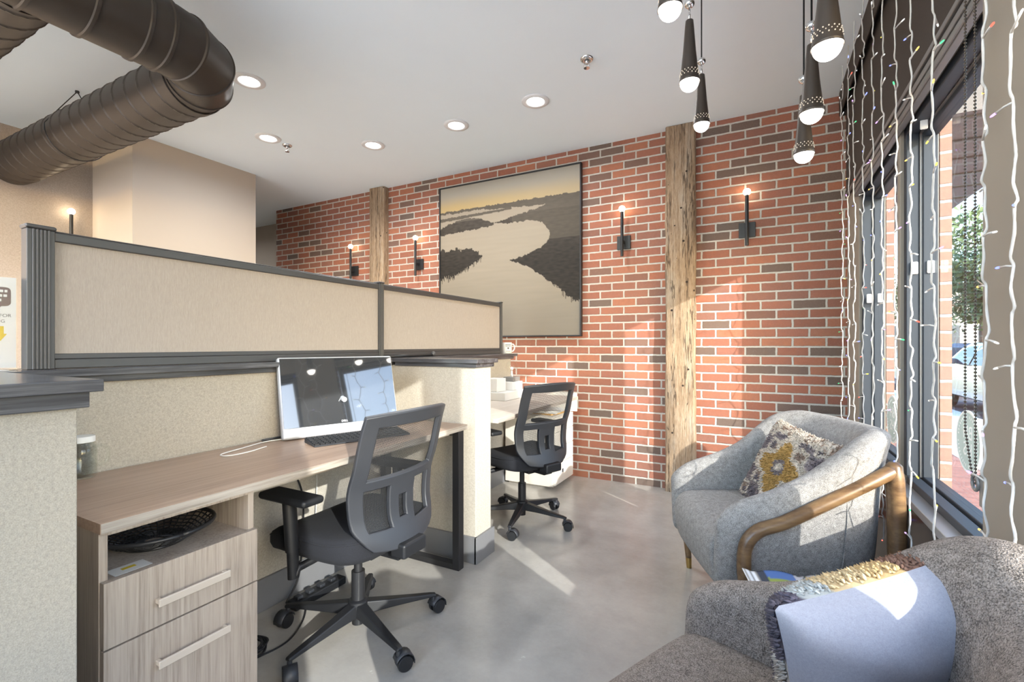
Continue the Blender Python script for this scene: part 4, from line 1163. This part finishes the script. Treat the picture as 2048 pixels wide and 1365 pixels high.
# ------------------------------------------------------------------ pillows
def pillow_pt(u, v, w, h, th, side):
    a, b_ = 2 * u - 1, 2 * v - 1
    edge = max(0.0, (1 - a ** 4)) ** 0.55 * max(0.0, (1 - b_ ** 4)) ** 0.55
    pinch = 1 - 0.055 * (1 - b_ * b_) * (abs(a) ** 3) 
    pinch2 = 1 - 0.055 * (1 - a * a) * (abs(b_) ** 3)
    n_ = N2(a * 2.3 + side, b_ * 2.3, 3.0 * side + w) * 0.012 * edge
    return Vector((a * w / 2 * pinch, side * (th / 2 * edge + n_), b_ * h / 2 * pinch2))
def shag(u, v, w, h, th, colf, cnt, length, seed, mat, name, parent, rad=0.0022, region=None):
    rq = random.Random(seed); m = MB(); m.c = []
    while cnt > 0:
        u, v = rq.random(), rq.random()
        if region and not region(u, v): continue
        cnt -= 1
        p = pillow_pt(u, v, w, h, th, 1)
        d_ = (p - Vector((0, -th * 0.6, 0))).normalized()
        d_ = (d_ + Vector((rq.uniform(-.5, .5), rq.uniform(0, .3), rq.uniform(-.6, .3)))).normalized()
        tip = p + d_ * length * rq.uniform(0.6, 1.2) + Vector((0, 0, -0.25 * length))
        x = d_.orthogonal().normalized(); y = d_.cross(x)
        b0 = len(m.v)
        c_ = colf(u, v); g = rq.uniform(0.75, 1.2); c_ = (min(1, c_[0] * g), min(1, c_[1] * g), min(1, c_[2] * g), 1)
        for k_ in range(3):
            a = 2 * PI * k_ / 3; m.v.append(tuple(p + (x * math.cos(a) + y * math.sin(a)) * rad)); m.c.append(c_)
        mid = (p + tip) / 2 + Vector((rq.uniform(-1, 1), rq.uniform(-1, 1), rq.uniform(-1, 1))) * length * 0.12
        for k_ in range(3):
            a = 2 * PI * k_ / 3; m.v.append(tuple(mid + (x * math.cos(a) + y * math.sin(a)) * rad * 1.15)); m.c.append(c_)
        m.v.append(tuple(tip)); m.c.append(c_)
        for k_ in range(3):
            k2 = (k_ + 1) % 3
            m.f.append((b0 + k_, b0 + k2, b0 + 3 + k2, b0 + 3 + k_)); m.f.append((b0 + 3 + k_, b0 + 3 + k2, b0 + 6))
    o = m.build(name, mat, parent, smooth=True)
    return o
def q3(r, g, b_): return (lin(r), lin(g), lin(b_), 1)
CR, GR, OC, CH_, BR = q3(206, 192, 175), q3(136, 124, 122), q3(178, 142, 84), q3(116, 106, 108), q3(150, 128, 112)
def kilim(u, v):
    a, b_ = (u - 0.5) * 2, (v - 0.52) * 2
    j = N2(u * 14, v * 14, 2) * 0.10
    r = math.hypot(a * 0.95, b_ * 0.95) + j * 0.5; th = math.atan2(b_, a)
    fl = 0.52 + 0.14 * math.cos(4 * th) + j
    if r < 0.09: return CR
    if r < 0.16: return GR
    if r < fl * 0.82: return OC
    if r < fl * 1.12: return CR
    zig = abs(((a + b_) * 2.2 + j * 2) % 1.6 - 0.8) + abs(((a - b_) * 2.2 - j) % 1.6 - 0.8)
    if v > 0.86: return CR if N2(u * 20, v * 20, 6) > -0.15 else BR
    if zig < 0.55: return CH_
    if zig < 0.85: return GR
    if zig < 1.15: return CR
    return BR if N2(u * 9, v * 9, 1) > 0 else CH_
def make_pillow(name, label, w, h, th, front, back_mat, mx, shag_cnt, shag_len, region=None):
    t = thing(name, label, 'pillow', (0, 0, 0))
    t.matrix_world = mx
    n_ = 44
    f = MB().grid(lambda u, v: pillow_pt(u, v, w, h, th, 1), n_, n_)
    f.c = [front(i / n_, j / n_) for j in range(n_ + 1) for i in range(n_ + 1)]
    f.build('front_cover', M['pattern'], t, smooth=True)
    MB().grid(lambda u, v: pillow_pt(u, v, w, h, th, -1), n_, n_).build('back_cover', back_mat, t, smooth=True)
    o = shag(0, 0, w, h, th, front, shag_cnt, shag_len, 5, M['pattern'], 'wool_pile', t, 0.0026, region)
    o['kind'] = 'stuff'
    return t
def frame_mx(c, right, up):
    r = Vector(right).normalized(); u = Vector(up); u = (u - r * r.dot(u)).normalized(); f = u.cross(r)
    # local x = right, local y = front normal, local z = up
    return Matrix(((r.x, f.x, u.x, c[0]), (r.y, f.y, u.y, c[1]), (r.z, f.z, u.z, c[2]), (0, 0, 0, 1)))
# far pillow leans on the back of the far chair, front towards the room
# right/up chosen so that local y (front) looks the way the sitter would
cx, cy = math.cos(FR_), math.sin(FR_)
def in_chair(C_, R_, x, y, z): return (C_[0] + x * math.cos(R_) - y * math.sin(R_), C_[1] + x * math.sin(R_) + y * math.cos(R_), z)
FX = Vector((math.cos(FR_), math.sin(FR_), 0)); FY = Vector((-math.sin(FR_), math.cos(FR_), 0))
pc = Vector((FC[0], FC[1], 0)) + FX * (-0.085) + FY * (0.02) + Vector((0, 0, 0.590))
upv = (Vector((0, 0, 1)) - FX * 0.50 + FY * 0.10)
rgt = (FY * -1.0) + FX * 0.10 + Vector((0, 0, 0.10))
FPM = frame_mx(pc, rgt, upv)
make_pillow('throw_pillow', 'cream and purple wool pillow with ochre flower leaning in the armchair by the window', 0.45, 0.42, 0.13, kilim, M['cotton'], FPM, 4200, 0.012)
def shagcol(u, v):
    s = u * 6.6 + 0.25 * math.sin(v * 7 + u * 9) + N2(u * 5, v * 5, 8) * 0.5
    if u < 0.06 + 0.03 * math.sin(v * 9):
        k_ = v * 3.1 + 0.2
        return (q3(96, 90, 98), q3(150, 104, 66), q3(190, 182, 172), q3(110, 102, 110))[int(k_ + 0.8) % 4] if v < 0.75 else q3(96, 90, 98)
    pal = (q3(104, 98, 110), q3(196, 198, 194), q3(226, 200, 156), q3(222, 190, 138), q3(140, 108, 92), q3(196, 160, 110), q3(92, 88, 108))
    return pal[max(0, min(6, int(s)))]
NPM = frame_mx((0.207, 1.075, 0.592), (0.80, 0.56, 0.20), (0.05, -0.08, 1.0))
make_pillow('throw_pillow', 'plain blue grey backed pillow with patchwork shag front in the closest armchair', 0.42, 0.32, 0.175, shagcol, M['cotton'], NPM, 8000, 0.014, lambda u, v: v > 0.72 or u < 0.22 or u > 0.85)

# ------------------------------------------------------------------ side table and magazine between the chairs
TZ = -0.03
st = thing('side_table', 'small round side table between the two armchairs, almost hidden', 'side table', (0.145, 1.735, 0))
MB().lathe([(0.001, 0.335), (0.155, 0.335), (0.16, 0.340), (0.16, 0.352), (0.156, 0.356), (0.001, 0.356)], seg=40, close=False).build('table_top', M['black_metal'], st, autosm=40)
MB().cyl((0, 0, 0.015), (0, 0, 0.336), 0.016, seg=18).build('pedestal', M['black_metal'], st, autosm=40)
MB().lathe([(0.001, 0.0), (0.125, 0.0), (0.125, 0.008), (0.03, 0.016), (0.001, 0.016)], seg=36, close=False).build('base', M['black_metal'], st, autosm=40)
mgz = thing('magazine', 'glossy open brochure lying on the side table between the armchairs', 'magazine', (0.150, 1.760, 0.357), math.radians(14))
def magc(u, v):
    L = lambda r, g, b_: (lin(r), lin(g), lin(b_), 1)
    j = N2(u * 9, v * 9, 3) * 0.06
    if u < 0.12: return L(150, 146, 138) if (u * 40) % 1 > 0.4 else L(236, 236, 236)
    if u < 0.20: return L(70, 74, 84) if v > 0.4 else L(214, 160, 90)
    if v < 0.34 and u < 0.55: return L(240, 236, 236)
    if u < 0.45:
        if v > 0.78 + j: return L(88, 116, 170)
        if v > 0.55 + j: return L(146, 158, 84)
        return L(80, 90, 66)
    if u < 0.62: return L(200, 196, 198) if N2(u * 30, v * 9, 2) > -0.1 else L(92, 100, 92)
    if u < 0.72: return L(96, 104, 88) if v < 0.7 else L(176, 182, 186)
    return L(204, 204, 208) if j < 0.02 else L(186, 184, 188)
def magp(u, v):
    x = -0.18 + 0.36 * u; c_ = abs(u - 0.5)
    return Vector((x, -0.13 + 0.26 * v, 0.003 + 0.014 * math.sin(min(1, c_ * 2.4) * PI) * 0.9 + 0.010 * sm(0.12, 0.0, u)))
mm = MB().grid(magp, 60, 24); mm.c = [magc(i / 60, j / 24) for j in range(25) for i in range(61)]
mm.build('printed_page', M['print'], mgz, smooth=True, solid=0.002)

# ------------------------------------------------------------------ roller shade
RS = thing('roller_shade', 'dark brown roller shade with boxed head above the street windows', 'roller shade', (0.505, 1.62, 0))
MB().box(-0.027, -0.020, 0.0, 2.26, 2.715, CH - 0.002).box(-0.027, 0.022, 2.255, 2.262, 2.715, CH - 0.002).build('fascia', M['shade'], RS, bevel=0.002)
MB().cyl((0.0, 0.01, 2.79), (0.0, 2.25, 2.79), 0.026, seg=24).build('roll', M['black_plastic'], RS, smooth=True)
MB().box(0.0085, 0.0105, 0.03, 2.235, 2.168, 2.80).build('shade_cloth', M['shade'], RS)
MB().box(0.003, 0.016, 0.03, 2.235, 2.150, 2.172).build('bottom_bar', M['frame_mid'], RS, bevel=0.004)
bc = MB()
def beads(p0, p1):
    p0, p1 = Vector(p0), Vector(p1); n_ = int((p1 - p0).length / 0.0092)
    for i in range(n_ + 1):
        c_ = p0.lerp(p1, i / n_)
        b0 = len(bc.v); r = 0.0034
        for d_ in ((1, 0, 0), (-1, 0, 0), (0, 1, 0), (0, -1, 0), (0, 0, 1), (0, 0, -1), (.62, .62, .5), (-.62, .62, .5), (.62, -.62, .5), (-.62, -.62, .5), (.62, .62, -.5), (-.62, .62, -.5), (.62, -.62, -.5), (-.62, -.62, -.5)):
            pass
        for zz, rr_ in ((-1, .05), (-.6, .8), (0, 1), (.6, .8), (1, .05)):
            for k_ in range(7):
                a = 2 * PI * k_ / 7; bc.v.append((c_.x + r * rr_ * math.cos(a), c_.y + r * rr_ * math.sin(a), c_.z + r * zz))
        for q_ in range(4):
            for k_ in range(7):
                k2 = (k_ + 1) % 7
                bc.f.append((b0 + q_ * 7 + k_, b0 + q_ * 7 + k2, b0 + q_ * 7 + 7 + k2, b0 + q_ * 7 + 7 + k_))
        if i: bc.tube([p0.lerp(p1, (i - 1) / n_), c_], 0.0009, 4, cap=False)
beads((-0.016, 0.070, 2.79), (-0.016, 0.070, 0.93)); beads((-0.016, 0.070, 0.93), (-0.014, 0.030, 0.815))
beads((-0.016, 0.008, 2.79), (-0.014, 0.008, 0.80))
bc.build('bead_chain', M['bead_metal'], RS, smooth=True)
br = MB().box(-0.010, 0.010, -0.022, 0.0, 0.745, 0.825)
for a in range(12): pass
br.tube([(-0.012 + 0.024 * 0, -0.004 + 0.019 * math.cos(2 * PI * k_ / 20) + 0.02, 0.800 + 0.019 * math.sin(2 * PI * k_ / 20)) for k_ in range(21)], 0.0045, 8)
br.build('chain_tensioner', M['frame_mid'], RS, smooth=False, bevel=0.002)

# ------------------------------------------------------------------ curtain of fairy lights: each strand a thing, each tip a bulb
def strand(i, y, x, ztop, zbot, label, seed, dense=1.0):
    rq = random.Random(seed)
    t = thing('fairy_light_strand', label, 'string light', (x, y, ztop), 0, 'hanging strands of fairy lights')
    wr = MB(); pts = []; bulbs = []
    z = 0.0; side = rq.choice((-1, 1)); L_ = ztop - zbot
    px, py = 0.0, 0.0
    pts.append((0, 0, 0))
    while z < L_ - 0.05:
        seg = rq.uniform(0.095, 0.125)
        if z + seg > L_: seg = L_ - z
        # the lead leaves sideways, the wire kinks away to the other side
        kx, ky = side * rq.uniform(0.004, 0.009), side * rq.uniform(0.012, 0.024)
        pts.append((px * 0.3 + rq.uniform(-.003, .003), py * 0.3 + rq.uniform(-.004, .004), -(z + seg * 0.45)))
        pts.append((px * 0.6 + kx * 0.4, ky * 0.55, -(z + seg * 0.82)))
        z += seg
        pts.append((kx, ky, -z))
        a = rq.uniform(-0.45, 0.45); ln_ = rq.uniform(0.028, 0.044)
        d_ = Vector((math.sin(a) * 0.9, math.cos(a), rq.uniform(-0.35, 0.35))); d_ = d_.normalized() * side
        p0 = Vector((kx, ky, -z)); p1 = p0 + d_ * ln_ + Vector((0, 0, 0.004))
        wr.tube([p0, p0.lerp(p1, 0.5) + Vector((0, 0, 0.002)), p1], [0.0024, 0.0022, 0.0026], 6)
        bulbs.append((p1, d_))
        px, py = kx, ky; side = -side if rq.random() < 0.75 else side
    path = smooth_path(pts, 4)
    wr.tube(path, [0.0022 + 0.0007 * (0.5 + 0.5 * math.sin(q_ * 1.9)) for q_ in range(len(path))], 7)
    off = 0.0016
    wr.tube([(p.x + off * math.sin(q_ * 0.5), p.y + off * math.cos(q_ * 0.5), p.z) for q_, p in enumerate(path)], 0.0016, 6)
    wr.build('wire', M['wire'], t, smooth=True)
    for (p, d_) in bulbs:
        kind = rq.choices(('white', 'blue', 'green', 'amber', 'violet', 'red', 'yellow'), (6, 2.2, 1.4, 1.4, 1.6, 0.8, 1.2))[0]
        MB().tube([p, p + d_ * 0.010, p + d_ * 0.014], [0.0024, 0.0024, 0.0012], 7).build('bulb', LED[kind], t, smooth=True)
    return t
order = ('first', 'second', 'third', 'fourth', 'fifth', 'sixth', 'seventh', 'eighth', 'ninth')
ys = (3.50, 3.28, 3.05, 2.85, 2.62, 2.40, 2.225, 2.00, 1.775)
for i, y in enumerate(ys):
    strand(i, y, 0.446 + 0.004 * math.sin(i * 2.3), CH - 0.004, (0.30 if i < 5 else 0.36 if i < 7 else 0.28), 'clear wire strand of fairy lights before the windows, %s from the brick wall' % order[i], 30 + i)
strand(10, 1.42, 0.444, CH - 0.004, 0.42, 'strand of fairy lights hanging at the edge of the beige pier beside the bead chain', 51)
strand(11, 1.295, 0.446, CH - 0.004, 0.42, 'strand of fairy lights hanging in front of the middle of the beige pier', 52)

# ------------------------------------------------------------------ the street outside
GZ = -0.10
struct(MB().box(0.70, 1.95, -14, 60, GZ - 0.05, GZ).build('pavement', None))
def paver_mat():
    N = NT('red_brick_pavers'); v = N.coords()
    bt = N.n('ShaderNodeTexBrick'); N.l(v, bt.inputs['Vector'])
    bt.inputs['Color1'].default_value = rgb(176, 118, 100); bt.inputs['Color2'].default_value = rgb(150, 96, 82); bt.inputs['Mortar'].default_value = rgb(150, 130, 118)
    bt.inputs['Scale'].default_value = 5.0; bt.inputs['Mortar Size'].default_value = 0.015
    N.bsdf(bt.outputs['Color'], 0.85); return N.m
bpy.data.objects['pavement'].data.materials.clear(); bpy.data.objects['pavement'].data.materials.append(paver_mat())
struct(MB().box(1.95, 3.3, -14, 60, GZ - 0.05, GZ + 0.004).build('kerb_walk', m_plain('pale_concrete', rgb(226, 224, 218), 0.9, var=0.04, vscale=2)))
struct(MB().box(3.3, 45, -30, 90, GZ - 0.2, GZ - 0.12).build('road', m_plain('asphalt', rgb(96, 92, 98), 0.9, var=0.08, vscale=3)))
struct(MB().box(-40, 45, -40, -2.0, GZ - 0.25, GZ - 0.13).box(-40, -9.0, -2.0, 90, GZ - 0.25, GZ - 0.13).box(-9.0, 0.70, 6.5, 90, GZ - 0.25, GZ - 0.13).build('ground', m_plain('ground_outside', rgb(222, 218, 210), 0.9, var=0.05, vscale=2)))
aw = thing('entrance_canopy', 'dark flat canopy over the pavement outside the windows', 'canopy', (0.70, 3.62, 2.50))
MB().box(0.0, 0.98, 0, 3.4, 0.0, 0.16).build('canopy_deck', m_plain('canopy_grey', rgb(116, 112, 108), 0.7, var=0.03), aw)
m = MB()
for k_ in range(9): m.box(0.04, 0.96, 0.06 + k_ * 0.4, 0.085 + k_ * 0.4, -0.012, 0.0)
m.build('soffit_batten', m_plain('soffit_grey', rgb(96, 93, 90), 0.7, var=0.03), aw)
def car(label, x, y, col):
    c = thing('parked_car', label, 'car', (x, y, GZ - 0.12), 0)
    side = [(-2.15, 0.30), (-2.18, 0.62), (-2.05, 0.86), (-1.55, 0.94), (-1.05, 1.32), (-0.75, 1.42), (0.35, 1.42), (0.75, 1.32), (1.30, 0.96), (1.95, 0.84), (2.16, 0.64), (2.18, 0.30)]
    arch = []
    for cx_ in (1.35, -1.35):
        arch += [(cx_ + 0.36 * math.cos(a), 0.30 + 0.36 * math.sin(a)) for a in [PI * k_ / 10 for k_ in range(11)]]
    poly = side + arch
    b = MB(); n_ = len(poly)
    for xx, ins in ((-0.86, 0.0), (-0.90, 0.0), (0.90, 0.0), (0.86, 0.0)):
        pass
    for xx in (-0.88, 0.88):
        for (yy, zz) in poly:
            tx = xx * (1 - 0.20 * sm(0.9, 1.45, zz)); b.v.append((tx, yy, zz))
    for i in range(n_):
        j_ = (i + 1) % n_; b.f.append((i, j_, n_ + j_, n_ + i))
    b.f.append(tuple(reversed(range(n_)))); b.f.append(tuple(n_ + i for i in range(n_)))
    b.build('body', col, c, bevel=0.03, bseg=3)
    g = MB()
    for s_ in (-1, 1):
        for p in ([(-1.30, 0.98), (-0.98, 1.28), (-0.72, 1.35), (-0.15, 1.36), (-0.15, 0.98)], [(-0.08, 0.98), (-0.08, 1.36), (0.32, 1.35), (0.68, 1.27), (1.08, 0.98)]):
            vs_ = [(s_ * (0.88 * (1 - 0.20 * sm(0.9, 1.45, zz)) + 0.006), yy, zz) for yy, zz in p]; g.add(vs_, [tuple(range(len(vs_)))])
    for p in (((-1.50, 0.97), (-1.08, 1.30)), ((1.26, 0.99), (0.78, 1.31))):
        (ya, za), (yb, zb) = p; o_ = 0.02 if ya > 0 else -0.02
        g.add([(-0.74, ya + o_, za), (0.74, ya + o_, za), (0.64, yb + o_, zb), (-0.64, yb + o_, zb)], [(0, 1, 2, 3)])
    g.build('windows', m_plain('car_glass', rgb(40, 48, 56), 0.08, 0, 0.02), c)
    for cx_ in (1.35, -1.35):
        for s_ in (-1, 1):
            wl = MB().lathe([(0.19, -0.1), (0.31, -0.1), (0.33, -0.07), (0.33, 0.07), (0.31, 0.1), (0.19, 0.1)], (s_ * 0.80, cx_, 0.33), 28, Matrix.Rotation(PI / 2, 4, 'Y')).build('wheel', M['black_plastic'], c, autosm=40)
            MB().lathe([(0.02, -0.105), (0.19, -0.09), (0.19, 0.09), (0.02, 0.105)], (s_ * 0.80, cx_, 0.33), 20, Matrix.Rotation(PI / 2, 4, 'Y')).build('rim', M['frame_mid'], wl, autosm=40)
    for s_ in (-1, 1):
        MB().box(s_ * 0.92 - 0.09, s_ * 0.92 + 0.09, 0.72, 0.86, 0.97, 1.09).build('mirror', col, c, bevel=0.03)
    return c
carblue = m_plain('steel_blue_car_paint', rgb(72, 92, 122), 0.3, 0.3, 0.03, **{'Coat Weight': 1.0})
cargrey = m_plain('silver_car_paint', rgb(112, 114, 122), 0.3, 0.4, 0.03, **{'Coat Weight': 1.0})
car('silver grey car parked along the street outside', 4.55, 12.6, cargrey)
car('steel blue car parked farther along the street outside', 4.6, 18.4, carblue)
def leaf_mat(n_, a, b_): return m_plain(n_, a, 0.7, 0, 0.35, 6)
LF = [leaf_mat('leaves_green', rgb(92, 112, 70), 0), leaf_mat('leaves_deep', rgb(66, 86, 62), 0)]
def tree(label, x, y, h, r, seed, mt, cnt=2600):
    rq = random.Random(seed)
    t = thing('street_tree', label, 'tree', (x, y, GZ - 0.12), 0, 'trees along the street')
    tr = MB(); tr.tube([(0, 0, 0), (0.05, 0.03, h * 0.3), (0, 0.1, h * 0.62)], [0.16, 0.13, 0.07], 10)
    for k_ in range(7):
        a = rq.uniform(0, 6.28); z0 = h * rq.uniform(0.32, 0.6)
        tr.tube([(0.03, 0.05, z0), (r * 0.45 * math.cos(a), r * 0.45 * math.sin(a), z0 + h * 0.14), (r * 0.8 * math.cos(a), r * 0.8 * math.sin(a), z0 + h * 0.22)], [0.06, 0.04, 0.015], 6)
    tr.build('trunk', m_plain('bark', rgb(96, 84, 74), 0.9, 0, 0.2, 8) if 'bark' not in bpy.data.materials else bpy.data.materials['bark'], t, smooth=True)
    m = MB(); blobs = []
    for k_ in range(26):
        while True:
            p = Vector((rq.uniform(-1, 1), rq.uniform(-1, 1), rq.uniform(-1, 1)))
            if p.length < 1: break
        blobs.append(Vector((p.x * r * 0.8, p.y * r * 0.8, h * 0.66 + p.z * h * 0.28)))
    for k_ in range(cnt):
        b_ = rq.choice(blobs); p = Vector((rq.gauss(0, 1), rq.gauss(0, 1), rq.gauss(0, 0.8))).normalized() * (r * 0.34 * rq.uniform(0.55, 1.1)) + b_
        d1 = Vector((rq.uniform(-1, 1), rq.uniform(-1, 1), rq.uniform(-1, 1))).normalized(); d2 = d1.orthogonal().normalized()
        s_ = rq.uniform(0.09, 0.17)
        m.add([p - d1 * s_, p + d2 * s_ * 0.5, p + d1 * s_, p - d2 * s_ * 0.5], [(0, 1, 2, 3)])
    m.build('crown', mt, t)
    return t
tree('broad green street tree seen through the near window', 7.6, 21.5, 6.2, 2.9, 3, LF[0], 5200)
tree('dark green tree behind the parked cars farther up the street', 10.5, 34, 7.0, 3.8, 4, LF[1], 4200)
tree('tall green tree at the far end of the street', 5.2, 38, 6.5, 3.2, 6, LF[0], 3200)
bd = thing('street_building', 'pale shop building at the far side of the street', 'building', (12.5, 52, GZ - 0.12))
MB().box(-14, 10, 0, 9, 0, 6.0).build('facade', m_plain('pale_stucco', rgb(178, 172, 164), 0.9, var=0.04, vscale=1), bd)
MB().box(-14.3, 10.3, -0.3, 9.2, 6.0, 6.5).build('roof', m_plain('dark_roof', rgb(96, 92, 92), 0.8, var=0.05), bd)
for k_ in range(7):
    wo = MB().box(-12.6 + k_ * 3.2, -10.6 + k_ * 3.2, -0.05, 0.02, 0.7, 3.0).build('shop_window', m_plain('shop_glass_%d' % k_, rgb(70, 84, 96), 0.1, 0, 0.02) if k_ == 0 else bpy.data.materials['shop_glass_0'], bd)
yp = thing('yellow_post', 'bright yellow post sign standing on the street beyond the cars', 'post', (6.35, 24.0, GZ - 0.12))
MB().box(-0.09, 0.09, -0.09, 0.09, 0, 1.05).build('post', m_plain('yellow_green_paint', rgb(214, 216, 60), 0.6, var=0.03), yp, bevel=0.01)
MB().box(-0.26, 0.26, -0.06, 0.06, 1.05, 1.45).build('sign_board', bpy.data.materials['yellow_green_paint'], yp, bevel=0.03)

# ------------------------------------------------------------------ light
SUN = Vector((-1.43, 1.0, -0.65)).normalized()
sl = bpy.data.lights.new('sun', 'SUN'); sl.energy = 7.8; sl.angle = math.radians(0.55); sl.color = (1.0, 0.95, 0.87)
so = bpy.data.objects.new('sun', sl); COL.objects.link(so); so.rotation_euler = SUN.to_track_quat('-Z', 'Y').to_euler()
so.location = (6, -6, 8)
W = bpy.data.worlds.new('sky'); S.world = W; W.use_nodes = True
wt = W.node_tree; wt.nodes.clear()
ou = wt.nodes.new('ShaderNodeOutputWorld'); bg = wt.nodes.new('ShaderNodeBackground'); sk = wt.nodes.new('ShaderNodeTexSky')
sk.sky_type = 'NISHITA'; sk.sun_disc = False; sk.sun_elevation = math.radians(20.4); sk.sun_rotation = math.atan2(1.43, -1.0)
sk.air_density = 1.0; sk.dust_density = 1.4; sk.ozone_density = 1.5
wt.links.new(sk.outputs[0], bg.inputs[0]); wt.links.new(bg.outputs[0], ou.inputs[0])
bg.inputs[1].default_value = 1.05
S.view_settings.view_transform = 'Standard'; S.view_settings.look = 'None'; S.view_settings.gamma = 1.0
S.view_settings.exposure = 0.90; S.view_settings.use_curve_mapping = False
